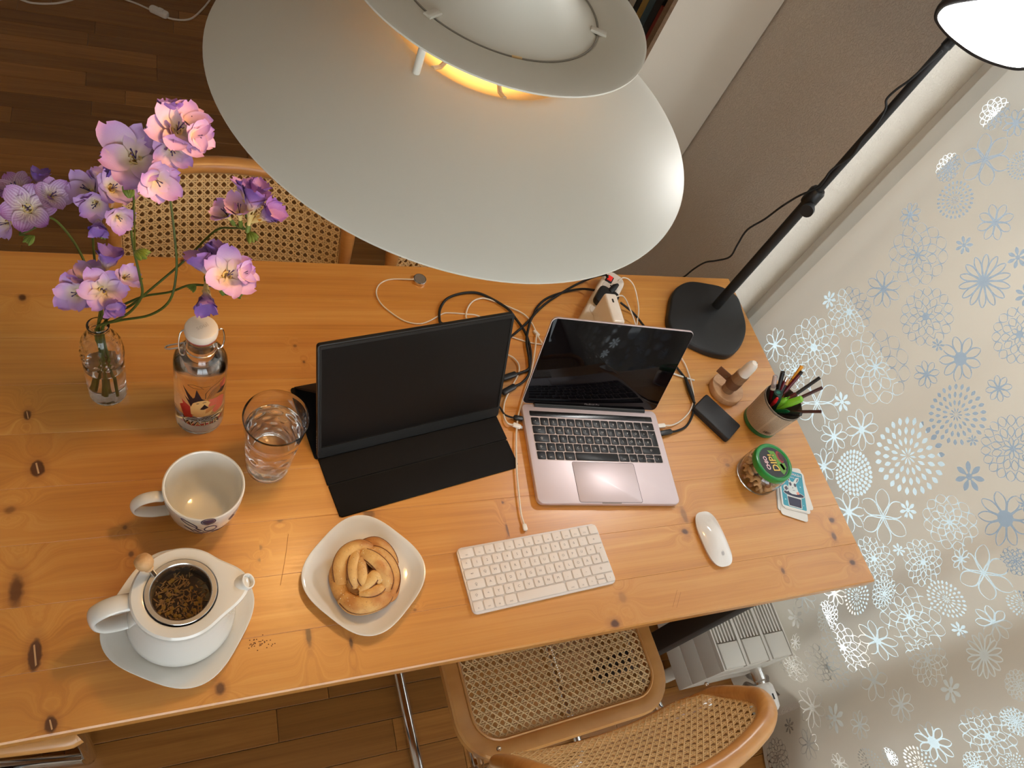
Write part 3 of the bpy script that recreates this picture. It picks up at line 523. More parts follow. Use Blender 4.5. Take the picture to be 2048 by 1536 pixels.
def chair(label, loc, rz, group=None):
    t = thing('cane_chair', label, 'chair', loc, rz, group)
    W, D = 0.476, 0.45; zs = 0.452
    # seat frame: flat bent ring
    rings = []
    o_, i_ = rrect(W, D, 0.085, 7), rrect(W - 0.068, D - 0.068, 0.055, 7); n = len(o_)
    def rr(poly, d, z): return [(x, y, zs + z) for x, y in inset(poly, d)]
    ringset = [rr(o_, 0.004, -0.014), rr(o_, 0, -0.009), rr(o_, 0, 0.008), rr(o_, 0.004, 0.013), rr(i_, -0.006, 0.013), rr(i_, 0, 0.009), rr(i_, 0, -0.014)]
    mk('seat_frame', loft(ringset, closed=True), M_bent, t)
    Wi, Di = W - 0.066, D - 0.066
    c = mk('seat_cane', cane_panel(lambda s, q: (s, q, zs + 0.009 - 0.008 * max(0, 1 - (s / 0.2) ** 2) * max(0, 1 - (q / 0.2) ** 2)), lambda s, q: (0, 0, 1), Wi, Di, lambda s, q: in_rr(s, q, Wi, Di, 0.053)), M_cane, t); c['kind'] = 'stuff'
    # spline: the reed that holds the cane down
    sp = rrect(Wi - 0.002, Di - 0.002, 0.053, 7)
    mk('spline', tube([(x, y, zs + 0.0125) for x, y in sp], 0.003, 6, closed=True), M_bent, t)
    # curved, raked backrest
    BW, BH = 0.498, 0.275
    def B(s, q):
        u = s / (BW / 2); v = q / BH + 0.5
        return (s * (1 - 0.03 * u * u), -0.200 - 0.072 * v - 0.078 * (1 - u * u) * (0.35 + 0.65 * v), 0.525 + BH * v)
    def Bn(s, q):
        a, b, d = Vector(B(s, q)), Vector(B(s + 0.004, q)), Vector(B(s, q + 0.004)); n_ = (d - a).cross(b - a).normalized(); return n_ if n_.y > 0 else -n_
    path = rrect(BW - 0.03, BH - 0.03, 0.07, 8); dense = []
    for k in range(len(path)):
        a, b = Vector(path[k]), Vector(path[(k + 1) % len(path)]); m = max(1, int((b - a).length / 0.03))
        for q in range(m): dense.append(a + (b - a) * q / m)
    mk('back_frame', tube([tuple(Vector(B(x, y)) - Bn(x, y) * (0.011 * max(0, min(1, (-y - 0.04) / 0.06)))) for x, y in dense], [0.0085 + 0.0085 * max(0, min(1, (y + 0.10) / 0.14)) for x, y in dense], 12, closed=True), M_bent, t)
    Wb, Hb = BW - 0.052, BH - 0.052
    c = mk('back_cane', cane_panel(B, Bn, Wb, Hb, lambda s, q: in_rr(s, q, Wb, Hb, 0.06)), M_cane, t); c['kind'] = 'stuff'
    # cantilever tube
    h = 0.205; pts = [(-h - 0.024, -0.240, 0.575), (-h - 0.018, -0.240, 0.52), (-h - 0.004, -0.235, 0.452), (-h, -0.18, 0.428), (-h, 0.12, 0.426), (-h, 0.225, 0.424), (-h, 0.262, 0.40), (-h, 0.268, 0.34), (-h, 0.262, 0.10), (-h, 0.255, 0.04), (-h, 0.21, 0.0135), (-h, -0.20, 0.0135), (-h * 0.95, -0.25, 0.0135), (-h * 0.75, -0.27, 0.0135)]
    full = pts + [(-x, y, z) for x, y, z in reversed(pts)]
    mk('tube_frame', tube(cr(full, 5), 0.0125, 12), M_chrome, t)
    for s in (-1, 1):
        mk('screw', xf(ball(0.0045, 10, 6), tuple(Vector(B(s * 0.232, -0.06)) + Bn(s * 0.232, -0.06) * 0.0155)), M_steel, t)
    return t
first = chair('cane chair pulled up at the near side, seat and curved back both showing', (-0.624, 0.094, 0), math.radians(3))
def more_chair(label, loc, rz):
    c = copytree(first); c.location = loc; c.rotation_euler = (0, 0, rz); c['label'] = label; c['group'] = 'cane chairs round the table'; return c
first['group'] = 'cane chairs round the table'
more_chair('cane chair across the table, its woven back right behind the flowers', (-1.187, 0.672, 0), math.radians(180))
more_chair('cane chair behind the table, all but a back corner hidden by the lampshade', (-0.63, 0.645, 0), math.radians(181))
arm = more_chair('cane armchair at the left table end, only one wooden armrest tip showing', (-1.722, 0.311, 0), math.radians(-97))
for s in (-1, 1):
    ar = mk('armrest', tube(cr([(s * 0.258, -0.20, 0.66), (s * 0.262, -0.05, 0.658), (s * 0.266, 0.15, 0.656), (s * 0.262, 0.285, 0.655), (s * 0.258, 0.305, 0.655)], 5), 0.022, 14, flat=(0.62, 1.0), up=(0, 0, 1)), M_bent, arm)
    mk('arm_tube', tube(cr([(s * 0.215, -0.245, 0.60), (s * 0.24, -0.235, 0.625), (s * 0.25, -0.15, 0.634), (s * 0.25, 0.20, 0.632), (s * 0.235, 0.262, 0.60), (s * 0.222, 0.272, 0.50), (s * 0.2185, 0.27, 0.36)], 5), 0.0115, 12), M_chrome, ar)

# ================================================================ RADIATOR, BOOKSHELF, FLOOR CORD
M_rad = pm('radiator_enamel', L(206, 200, 188), 0.4)
rad = thing('radiator', 'low beige radiator with slotted top beneath the table end', 'radiator', (0, 0, 0))
X0, X1, Y0, Y1, ZB, ZT = -0.13, 0.09, -0.062, 0.72, 0.105, 0.32
cw = (X1 - X0) / 3
for k in range(3):
    h = (ZT - 0.012 - ZB) / 3
    mk('front_panel', prism([(X0, Y0), (X1, Y0), (X1, Y1), (X0, Y1)], ZB + k * h + 0.0006, ZB + (k + 1) * h - 0.0006, 0.002), M_rad, rad)
mk('core', box(X0 + 0.003, X1 - 0.003, Y0 + 0.003, Y1 - 0.003, ZB + 0.002, ZT - 0.0125), M_rad, rad, smooth=False)
for k in range(3):
    a = X0 + k * cw; b = a + cw
    mk('end_cover', prism([(a + 0.007, Y0 + 0.002), (b - 0.007, Y0 + 0.002), (b - 0.007, Y0 + 0.062), (a + 0.007, Y0 + 0.062)], ZT - 0.012, ZT + 0.004, 0.003), M_rad, rad)
    for q in range(6):
        x = a + 0.012 + q * (cw - 0.024) / 5
        mk('slat', box(x - 0.0022, x + 0.0022, Y0 + 0.064, Y1 - 0.01, ZT - 0.012, ZT + 0.001), M_rad, rad, smooth=False)
for k in range(4):
    x = X0 + k * cw; mk('divider', box(x - (0 if k == 0 else 0.004), x + (0 if k == 3 else 0.004), Y0, Y1, ZT - 0.0119, ZT + 0.002), M_rad, rad, smooth=False)
mk('valve_body', xf(lathe([(0, 0), (0.016, 0), (0.016, 0.03), (0.012, 0.034), (0.012, 0.05), (0, 0.05)], 20), (0.045, Y0, 0.215), (PI / 2, 0, 0)), M_steel, rad)
kn = mk('valve_head', xf(lathe([(0, 0.04), (0.021, 0.04), (0.026, 0.048), (0.027, 0.075), (0.024, 0.098), (0.017, 0.106), (0, 0.108)], 28), (0.045, Y0, 0.215), (PI / 2, 0, 0)), M_white_plastic, rad)
mk('scale_mark', xf(box(-0.002, 0.002, -0.007, 0.007, 0, 0.001), (0.045, Y0 - 0.075, 0.2423)), M_ink, kn, smooth=False)
for x in (X0 + 0.03, X1 - 0.03):
    for y in (Y0 + 0.05, Y1 - 0.05): mk('foot', prism(rrect(0.03, 0.03, 0.004, 2), 0, ZB + 0.003), M_rad, rad, (x, y, 0))

M_shelf = pm('shelf_white', L(214, 204, 188), 0.5); M_shelfedge = plain_wood('shelf_edge_oak', L(128, 100, 72), L(100, 76, 54), 0.5)
shelf = thing('bookshelf', 'tall pale bookshelf with brown front edges against the window wall', 'bookshelf', (0, 0, 0))
SX0, SX1, SY0, SY1 = -0.165, XW - 0.006, 1.37, 2.25
for nm, y in (('side_panel', SY0), ('side_panel', SY1 - 0.022)):
    mk(nm, box(SX0 + 0.012, SX1, y, y + 0.022, 0, 2.1), M_shelf, shelf, smooth=False)
    mk('front_edge', box(SX0, SX0 + 0.0118, y, y + 0.022, 0, 2.1), M_shelfedge, shelf, smooth=False)
M_dark = pm('shelf_back_navy', L(28, 32, 52), 0.8)
mk('back_panel', box(SX1 - 0.012, SX1 - 0.001, SY0 + 0.023, SY1 - 0.023, 0.02, 2.08), M_dark, shelf, smooth=False)
for z in (0.05, 0.42, 0.80, 1.18, 1.56, 2.06):
    mk('shelf', box(SX0, SX1 - 0.013, SY0 + 0.023, SY1 - 0.023, z, z + 0.022), M_shelfedge, shelf, smooth=False)
cols = [(30, 38, 70), (200, 190, 170), (120, 40, 34), (34, 40, 46), (60, 84, 96), (150, 120, 60), (24, 26, 30), (176, 170, 160)]
names = ['navy', 'cream', 'brick red', 'charcoal', 'slate blue', 'mustard', 'black', 'pale grey']
for z, where in ((0.822, 'middle shelf'), (1.202, 'upper shelf')):
    y = SY0 + 0.03
    for k in range(8):
        w = 0.022 + 0.014 * random.random(); h = 0.2 + 0.06 * random.random(); d = 0.15 + 0.04 * random.random(); kk = (k + (3 if z > 1 else 0)) % 8
        b = thing('book', f'{names[kk]} book, number {k + 1} from the window end on the {where}', 'book', (SX0 + 0.06, y + w / 2, z), 0, 'books on the ' + where)
        mk('cover', join(box(0, d, -w / 2, -w / 2 + 0.002, 0, h), box(0, d, w / 2 - 0.002, w / 2, 0, h), box(-0.002, 0, -w / 2, w / 2, 0, h)), pm('book_' + names[kk].replace(' ', '_'), L(*cols[kk]), 0.6), b, smooth=False)
        mk('pages', box(0.0002, d - 0.004, -w / 2 + 0.0022, w / 2 - 0.0022, 0.003, h - 0.003), pm('paper', L(222, 212, 190), 0.8), b, smooth=False)
        y += w + 0.002
fc = thing('floor_cord', 'white power cord with inline switch lying on the parquet', 'cord', (CAB['floor_cord'][8][0], CAB['floor_cord'][8][1], 0))
org = Vector((CAB['floor_cord'][8][0], CAB['floor_cord'][8][1], 0))
mk('cable', tube([Vector((p[0], p[1], 0.0036)) - org for p in map(Vector, cr(CAB['floor_cord'], 6))], 0.0035, 8), M_white_cable, fc)
sw = mk('switch', xf(prism(rrect(0.072, 0.03, 0.012, 5), 0.0002, 0.021, 0.006), (0, 0, 0), (0, 0, -0.5)), M_white_plastic, fc)
mk('switch_button', xf(prism(rrect(0.018, 0.016, 0.003, 3), 0.0212, 0.027, 0.002), (0.006, -0.004, 0), (0, 0, -0.5)), M_white_plastic, sw)

# ================================================================ PENDANT LAMP
M_shade = pm('shade_white_enamel', L(222, 218, 206), 0.5, bump=(1500, 0.04))
pc = (-1.032, 0.412)
pend = thing('pendant_lamp', 'big white two-tier pendant lamp glowing warm above the table', 'lamp', (pc[0], pc[1], TZ))
def shell(pts, th, n=96):
    up = [(r, z) for r, z in pts]; dn = [(r, z - th) for r, z in reversed(pts)]
    return lathe(up + dn, n, closed=True)
low = [(0.0915, 0.789), (0.094, 0.7895), (0.10, 0.7875), (0.13, 0.778), (0.17, 0.764), (0.21, 0.7465), (0.235, 0.734), (0.248, 0.7262), (0.25, 0.7245)]
mk('lower_shade', shell(low, 0.0018, 128), M_shade, pend)
upz = [(0.1455, 0.837), (0.143, 0.8378), (0.12, 0.8368), (0.10, 0.8345), (0.0975, 0.8325), (0.0955, 0.8325), (0.09, 0.8345), (0.075, 0.842), (0.058, 0.855), (0.044, 0.876), (0.034, 0.905), (0.028, 0.945), (0.026, 0.99), (0.0255, 1.02), (0.0, 1.022)]
mk('upper_shade', shell(upz[:-1], 0.0016, 128), M_shade, pend)
mk('neck_cap', lathe([(0, 1.03), (0.02, 1.03), (0.0262, 1.022), (0.0262, 1.012), (0, 1.011)], 32), M_shade, pend)
mk('suspension_cord', tube([(0, 0, 1.03), (0, 0, 1.25), (0, 0, 2.5 - TZ - 0.03)], 0.003, 8), M_white_cable, pend)
mk('ceiling_rose', lathe([(0, 2.5 - TZ - 0.05), (0.04, 2.5 - TZ - 0.045), (0.055, 2.5 - TZ - 0.001), (0, 2.5 - TZ - 0.001)], 32), M_shade, pend)
mk('seam_ring', tube([(0.0965 * math.cos(a * PI / 48), 0.0965 * math.sin(a * PI / 48), 0.8332) for a in range(96)], 0.0009, 6, closed=True), pm('seam_grey', L(150, 146, 136), 0.6), pend)
def glow_sheet_mat():
    t = NT('glow_sheet'); df = t.new('ShaderNodeBsdfDiffuse'); df.inputs[0].default_value = (0.8, 0.78, 0.72, 1); tl = t.new('ShaderNodeBsdfTranslucent'); tl.inputs[0].default_value = GLOW_SHEET_T
    mx = t.new('ShaderNodeMixShader'); mx.inputs[0].default_value = 0.5; t.link(df.outputs[0], mx.inputs[1]); t.link(tl.outputs[0], mx.inputs[2]); t.link(mx.outputs[0], t.out.inputs[0]); return t.mat
GLOW_SHEET_T = (0.34, 0.25, 0.125, 1)
mk('glow_sheet', sheet(lambda u, v: ((0.0905 - 0.061 * v) * math.cos(2 * PI * u), (0.0905 - 0.061 * v) * math.sin(2 * PI * u), 0.7855 - 0.016 * math.sin(PI * v) + 0.008 * v), 72, 8, True), glow_sheet_mat(), pend)  # translucent sheet added across the opening to give the gap its orange glow
mk('light_stop_disc', lathe([(0, 0.792), (0.030, 0.792), (0.030, 0.794), (0, 0.794)], 48), M_shade, pend)  # unseen disc, added to block bulb light at the centre of the gap
def pol(r, deg, z): a = math.radians(deg); return (r * math.cos(a), r * math.sin(a), z)
STRUT, CLIP = -140, -3
for deg in (STRUT, STRUT + 120, STRUT + 240):
    mk('strut', tube([pol(0.106, deg, 0.7855), pol(0.106, deg, 0.8345)], 0.0036, 12), M_shade, pend)
    mk('clip', xf(prism([(-0.008, -0.004), (0.008, -0.004), (0.008, 0.004), (-0.008, 0.004)], 0, 0.0035, 0.0015), pol(0.0965, deg + CLIP, 0.8338), (0, 0, math.radians(deg + CLIP))), M_shade, pend)
for deg in (-137, -92, -30, 40, 110, 170):
    mk('bracket', tube([pol(0.0895, deg, 0.7875), pol(0.075, deg, 0.783), pol(0.045, deg, 0.7935)], 0.0022, 6), M_shade, pend)
mk('slot_glow', xf(box(-0.0045, 0.0045, -0.0009, 0.0009, 0, 0.0012), pol(0.0972, -96, 0.8336), (0, 0, math.radians(-6))), pm('slot_glow_gold', L(235, 205, 150), 0.3, 0.6), pend, smooth=False)  # light leaking through a small slot, put in as a gold-coloured piece
mk('lamp_holder', lathe([(0, 0.834), (0.02, 0.832), (0.02, 0.7945), (0, 0.7945)], 24), M_white_plastic, pend)
M_bulb = pm('bulb_glow', (1.0, 0.62, 0.30, 1), 0.3, emit=28.0)
mk('bulb', xf(ball(0.021, 24, 14, (1, 1, 1.1)), (0, 0, 0.744)), M_bulb, pend)
pl_ = lamp_light('pendant_light', (pc[0], pc[1], TZ + 0.748), PENDANT_W, (1.0, 0.58, 0.21), 0.03); pl_.data.cycles.is_caustics_light = True

# ================================================================ DESK LAMP
dl = thing('desk_lamp', 'tall black desk lamp with pebble base and glowing white head', 'lamp', (-0.101, 0.70, TZ))
off = lambda pts, z=0: [(x + 0.101, y - 0.70) for x, y in pts]
bpoly = [(p.x, p.y) for p in cr([(x, y, 0) for x, y in off(LBASE)] + [(off(LBASE)[0][0], off(LBASE)[0][1], 0)], 4)][:-1]
ar = sum(a[0] * b[1] - b[0] * a[1] for a, b in zip(bpoly, bpoly[1:] + bpoly[:1]))
if ar < 0: bpoly.reverse()
mk('lamp_base', prism(bpoly, 0.0003, 0.019, 0.006, 0.002, 3), M_black_metal, dl)
mk('lower_pole', tube([(0, 0, 0.018), (0, 0, 0.385)], 0.0115, 20), M_black_metal, dl)
mk('upper_pole', tube([(0, 0, 0.36), (0, 0, 0.755)], 0.0082, 20), M_black_metal, dl)
col_ = mk('collar', lathe([(0.009, 0.365), (0.0155, 0.367), (0.0165, 0.375), (0.0165, 0.40), (0.013, 0.406), (0.009, 0.406)], 24), M_black, dl)
mk('knob', tube([(0, -0.012, 0.374), (-0.018, -0.026, 0.374), (-0.026, -0.032, 0.374)], [0.006, 0.0135, 0.0135], 20), M_rubber, col_)
H = HEAD; hc = Vector(H['c']) - Vector((-0.101, 0.70, TZ)); hn, e1, e2 = Vector(H['n']), Vector(H['e1']), Vector(H['e2'])
def closed_cr(p, k=4):
    q = [Vector((x, y, 0)) for x, y in p]; q = [q[-1]] + q + [q[0], q[1]]; out = []
    for i in range(1, len(q) - 2):
        a, b, c, d = q[i - 1:i + 3]
        for j in range(k):
            t = j / k; s = 0.5 * ((2 * b) + (c - a) * t + (2 * a - 5 * b + 4 * c - d) * t * t + (3 * b - a - 3 * c + d) * t ** 3); out.append((s.x, s.y))
    return out
def ccw(p): return p if sum(a[0] * b[1] - b[0] * a[1] for a, b in zip(p, p[1:] + p[:1])) > 0 else list(reversed(p))
def on_head(vf): return mapv(vf, lambda p: tuple(hc + e1 * p[0] + e2 * p[1] + e1.cross(e2) * p[2]))
sgn = 1 if e1.cross(e2).dot(hn) > 0 else -1
op, ip = ccw(closed_cr(H['outer'])), ccw(closed_cr(H['inner']))
head = mk('lamp_head', on_head(prism(op, *(sorted((-0.022 * sgn, 0.0))), 0.004, 0.004)), M_black, dl)
M_led = pm('led_diffuser', (1.0, 0.985, 0.96, 1), 0.5, emit=DESK_E)
mk('diffuser', on_head(prism(ip, *(sorted((-0.001 * sgn, 0.0022 * sgn))), 0.001 if sgn > 0 else 0, 0.001 if sgn < 0 else 0)), M_led, head)
mk('head_joint', tube([(0, 0, 0.735), (0.006, 0.004, 0.762), tuple(hc - hn * 0.03 + Vector((-0.02, 0.02, 0)))], [0.0095, 0.0095, 0.008], 14), M_black, dl)
lo = Vector((-0.101, 0.70, TZ))
cpts = [Vector(p) - lo for p in CAB['lamp_cord']]
c2 = [Vector(p) - lo for p in CAB['lamp_cord2']]
# the cord wanders round the pole: a little in front of it, then behind
c2 = [p + Vector((-0.012, -0.006, 0)) for p in c2]
mk('cord', tube(cr([cpts[0] + Vector((-0.02, 0.02, -0.05)), cpts[0] + Vector((-0.008, 0.01, -0.02))] + cpts[:-1] + c2, 5), 0.0022, 8), M_rubber, dl)

# ================================================================ LAPTOP, KEYBOARD, MOUSE
U = 0.01905
ROWS = {'fn': [1.5] + [1] * 13, 'num': [1] * 13 + [1.5], 'q': [1.5] + [1] * 12, 'a': [1.75] + [1] * 12, 'y': [1.25] + [1] * 11 + [2.25], 'sp': [1, 1, 1, 1.25, 5, 1.25, 1, 1]}
LEG = {'fn': ['esc', 'F1', 'F2', 'F3', 'F4', 'F5', 'F6', 'F7', 'F8', 'F9', 'F10', 'F11', 'F12', ''],
       'num': ['^', '1', '2', '3', '4', '5', '6', '7', '8', '9', '0', '\u00df', '\u00b4', '\u2190'], 'q': ['\u21e5', *'QWERTZUIOP', '\u00dc', '+'], 'a': ['\u21ea', *'ASDFGHJKL', '\u00d6', '\u00c4', '#'],
       'y': ['\u21e7', '<', *'YXCVBNM', ',', '.', '-', '\u21e7'], 'sp': ['fn', 'ctrl', 'alt', 'cmd', '', 'cmd', 'alt', '\u2039']}
def keyboard_keys(parent, rows, ytop, pitch, z, h, gap, mat, lmat, bev, wtot=14.5, tsize=0.0062):
    leg = []; cache = {}
    def key(x, y, w, d, txt, small=False):
        k = (round(w, 4), round(d, 4))
        if k not in cache: cache[k] = me_of('key', *prism(rrect(w, d, 0.0022, 2), 0, h, bev, 0, 2), mat)
        put('key', cache[k], parent, (x, y, z))
        if txt:
            s = tsize if len(txt) == 1 and not small else tsize * 0.55
            try: leg.append(xf(text(txt, s), (x, y - (0.003 if len(txt) > 1 else 0), z + h + 0.00012)))
            except Exception: pass
    for ri, rn in enumerate(rows):
        x = -wtot * U / 2; y = ytop - (ri + 0.5) * pitch
        for k, wu in enumerate(ROWS[rn]):
            w = wu * U - gap; key(x + wu * U / 2, y, w, pitch - gap, LEG[rn][k]); x += wu * U
        if rn == 'q':
            x0 = x; w1 = U - gap; poly = [(x0 + gap / 2, y + pitch / 2 - gap / 2), (x0 + gap / 2, y - pitch / 2 + gap / 2), (x0 + gap / 2 + 0.25 * U, y - pitch / 2 + gap / 2), (x0 + gap / 2 + 0.25 * U, y - 1.5 * pitch + gap / 2), (x0 + U - gap / 2, y - 1.5 * pitch + gap / 2), (x0 + U - gap / 2, y + pitch / 2 - gap / 2)]
            mk('key', prism(poly, z, z + h, bev, 0, 2), mat, parent); leg.append(xf(text('\u21b5', tsize * 0.7), (x0 + 0.6 * U, y, z + h + 0.00012)))
        if rn == 'sp':
            for dy, tx in ((0.25, '\u2303'), (-0.25, '\u2304')): key(x + U / 2, y + dy * pitch, U - gap, pitch / 2 - gap * 0.75, '')
            key(x + 1.5 * U, y, U - gap, pitch - gap, '\u203a')
    mk('key_legends', join(*leg), lmat, parent, smooth=False)

M_alu = pm('silver_aluminium', L(206, 190, 192), 0.42, 0.55, bump=(1800, 0.03))
lap = thing('laptop', 'open silver laptop with black keys and dark glossy screen', 'laptop', (-0.5517, 0.3293, TZ), -0.1064)
LW, LH = 0.3041, 0.2124
mk('base', prism(rrect(LW, LH, 0.012, 6), 0.0022, 0.0142, 0.0015, 0.004, 3), M_alu, lap)
for sx in (-1, 1):
    for sy in (-1, 1): mk('foot', lathe([(0, 0.0002), (0.006, 0.0002), (0.007, 0.0024), (0, 0.0024)], 16), M_rubber, lap, (sx * 0.125, sy * 0.085, 0))
lighter = pm('key_gap_light', L(190, 176, 174), 0.5)
mk('key_well', prism(rrect(14.5 * U + 0.001, 5 * 0.0186 + 0.001, 0.003, 3), 0.0142, 0.01432), lighter, lap, (0, 0.0295, 0), smooth=False)
M_key = pm('black_key', L(20, 18, 19), 0.4, var=0.3, vscale=60, spec=0.35)
keyboard_keys(lap, ['num', 'q', 'a', 'y', 'sp'], 0.0295 + 2.5 * 0.0186, 0.0186, 0.01433, 0.0006, 0.0017, M_key, pm('legend_white', L(205, 200, 196), 0.5), 0.0003)
mk('touch_bar', prism(rrect(14.5 * U, 0.0115, 0.002, 3), 0.0142, 0.0147, 0.0002, 0), pm('touch_bar_glass', L(20, 18, 20), 0.25), lap, (0, 0.0845, 0))
mk('trackpad', prism(rrect(0.134, 0.083, 0.004, 4), 0.0142, 0.01445, 0.00015, 0), M_alu, lap, (0, -0.0615, 0))
mk('trackpad_groove', join(stroke(rrect(0.1352, 0.0842, 0.0045, 4), 0.0009, True)), pm('groove_dark', L(96, 84, 86), 0.6), lap, (0, -0.0615, 0.01426), smooth=False)
mk('opening_notch', prism(rrect(0.042, 0.004, 0.0018, 3), 0.0139, 0.01425, 0.0), pm('notch_grey', L(140, 130, 126), 0.5), lap, (0, -0.1042, 0), smooth=False)
mk('hinge', xf(lathe([(0, -0.125), (0.0055, -0.125), (0.0055, 0.125), (0, 0.125)], 16), (0, 0.1045, 0.0128), (0, PI / 2, 0)), M_black, lap)
LA = math.radians(72)
lid = mk('lid', xf(prism(rrect(LW, 0.205, 0.011, 6), -0.005, 0, 0.0008, 0.0012), (0, 0, 0)), M_alu, lap, (0, 0.106 + math.cos(LA) * 0.1045, 0.0135 + math.sin(LA) * 0.1045), (LA, 0, 0))
M_screen = pm('screen_glass', L(6, 5, 8), 0.04, spec=0.22)
mk('screen', prism(rrect(LW - 0.0024, 0.2028, 0.010, 6), 0.0, 0.0009, 0.0003, 0), M_screen, lid)
mk('screen_lettering', xf(text('MacBook Pro', 0.0062), (0, -0.0955, 0.0011)), pm('bezel_print', L(120, 112, 112), 0.5), lid, smooth=False)

M_kbbody = pm('keyboard_silver', L(226, 218, 214), 0.4, 0.15)
kb = thing('keyboard', 'slim white keyboard plugged in by a white cable', 'keyboard', (-0.7428, 0.1276, TZ), 0.0572)
mk('case', xf(prism(rrect(0.279, 0.1149, 0.010, 6), 0.0003, 0.0062, 0.0012, 0.002), (0, 0, 0)), M_kbbody, kb)
keyboard_keys(kb, ['fn', 'num', 'q', 'a', 'y', 'sp'], 3 * 0.0183, 0.0183, 0.0062, 0.0019, 0.0026, pm('white_key', L(228, 218, 210), 0.45), pm('legend_grey', L(126, 118, 116), 0.6), 0.0006)
mk('key_well', prism(rrect(14.5 * U - 0.0008, 6 * 0.0183 - 0.0008, 0.003, 3), 0.0062, 0.0063), pm('key_shadow_grey', L(206, 200, 197), 0.6), kb, smooth=False)

mouse = thing('mouse', 'white glossy wireless mouse right of the laptop', 'mouse', (-0.361, 0.1325, TZ), math.radians(3))
def mouse_shell():
    rings = []
    outline = selip(0.0285, 0.057, 2.9, 48)
    for s, z in ((0.93, 0.0035), (0.985, 0.0055), (1.0, 0.008)): rings.append([(x * s, y * s, z) for x, y in outline])
    for k in range(1, 11):
        a = k / 10; s = math.cos(a * PI / 2 * 0.985)
        rings.append([(x * s, y * s, 0.008 + 0.0135 * (1 - (y * s / 0.0625) ** 2) * (1 - s ** 2.6) + 0.0005 * a) for x, y in outline])
    return loft(rings)
mk('shell', mouse_shell(), pm('mouse_white', L(232, 228, 224), 0.12, coat=0.6), mouse)
mk('underside', prism(selip(0.0262, 0.053, 2.9, 40), 0.0004, 0.0045, 0.001), M_alu, mouse)
def z_mouse(x, y): 
    r = (abs(x / 0.0285) ** 2.9 + abs(y / 0.057) ** 2.9) ** (1 / 2.9); return 0.008 + 0.0135 * (1 - (y / 0.0625) ** 2) * (1 - r ** 2.6) + 0.0006
# small fruit emblem
fruit = [(0, 0.0028), (0.0014, 0.0035), (0.003, 0.0026), (0.0026, 0.0012), (0.0034, -0.0008), (0.0022, -0.0036), (0.001, -0.0042), (0, -0.0037), (-0.001, -0.0042), (-0.0024, -0.0036), (-0.0036, -0.0004), (-0.0031, 0.0024), (-0.0014, 0.0035)]
leaf_ = [(0.0001, 0.0036), (0.0012, 0.0044), (0.0014, 0.0058), (0.0003, 0.005)]
emb = join(flatpoly(fruit, 1), flatpoly(leaf_, 1))
mk('emblem', mapv(xf(emb, (0.0, -0.033, 0)), lambda p: (p[0], p[1], z_mouse(p[0], p[1]) + 0.0003)), pm('emblem_grey', L(186, 182, 182), 0.4), mouse, smooth=False)

# ================================================================ PORTABLE MONITOR ON ITS FOLIO COVER
MA = math.radians(10.84); mb = Vector((-0.919, 0.3955, TZ))
mon = thing('portable_monitor', 'slim black portable monitor propped on its fold-out cover', 'monitor', mb, MA)
T = math.radians(66.5); MW, MH = 0.357, 0.229
def tilt(vf): return mapv(vf, lambda p: (p[0], p[1] * math.cos(T) - p[2] * math.sin(T), 0.006 + p[1] * math.sin(T) + p[2] * math.cos(T)))
mk('housing', tilt(xf(prism(rrect(MW, MH, 0.006, 4), -0.009, 0, 0.0012, 0.002), (0, MH / 2, 0))), pm('monitor_black', L(24, 24, 25), 0.45), mon)
M_matte = pm('matte_screen', L(12, 11, 11), 0.30, spec=0.28)
mk('screen', tilt(xf(prism(rrect(MW - 0.013, 0.194, 0.001, 2), -0.0002, 0.0003), (0, 0.0255 + 0.097, 0))), M_matte, mon, smooth=False)
bez = pm('bezel_black', L(24, 24, 24), 0.5, spec=0.35)
fr = join(box(-MW/2 + .003, MW/2 - .003, 0.2205, 0.2262, 0, 0.0014), box(-MW/2 + .003, -MW/2 + .0062, 0.0245, 0.2204, 0, 0.0014), box(MW/2 - .0062, MW/2 - .003, 0.0245, 0.2204, 0, 0.0014))
mk('bezel', tilt(fr), bez, mon, smooth=False)
chin = mk('chin', tilt(box(-MW/2 + .003, MW/2 - .003, 0.004, 0.0243, 0, 0.0016)), bez, mon, smooth=False)
gr = pm('chin_groove', L(12, 12, 12), 0.5)
mk('groove', tilt(xf(join(stroke([(-0.15, 0.0115), (-0.03, 0.0115), (-0.022, 0.0098), (0.148, 0.0098)], 0.0007), stroke([(-0.15, 0.0165), (0.03, 0.0165), (0.148, 0.0165)], 0.0005)), (0, 0, 0.00175))), gr, chin, smooth=False)
mk('round_mark', tilt(xf(flatpoly([(0.0045 * math.cos(k * PI / 10), 0.0045 * math.sin(k * PI / 10)) for k in range(20)]), (-MW/2 + 0.010, 0.0125, 0.0018))), gr, chin, smooth=False)
dots = join(*[box(-MW/2 - 0.0004, -MW/2 + 0.0002, y, y + 0.0022, -0.006, -0.0042) for y in (0.022, 0.0275, 0.033, 0.0385, 0.044, 0.056)])
mk('button_marks', tilt(dots), pm('mark_grey', L(150, 146, 140), 0.5), mon, smooth=False)
M_folio = pm('black_folio', L(16, 13, 12), 0.85, bump=(900, 0.25), spec=0.3)
M_fold = pm('folio_fold', L(13, 12, 12), 0.85)
cov = mk('front_flap', xf(prism(rrect(MW - 0.004, 0.051, 0.001, 2), 0.0003, 0.0048, 0.0012, 0.0008), (0, -0.0235, 0)), M_folio, mon)
mk('front_flap', xf(prism([(-MW/2 + .004, -0.107), (-MW/2 + .008, -0.110), (MW/2 - .012, -0.110), (MW/2 - .004, -0.104), (MW/2 - .003, -0.052), (-MW/2 + .003, -0.052)], 0.0003, 0.0045, 0.0012, 0.0008), (0, 0, 0)), M_folio, mon)
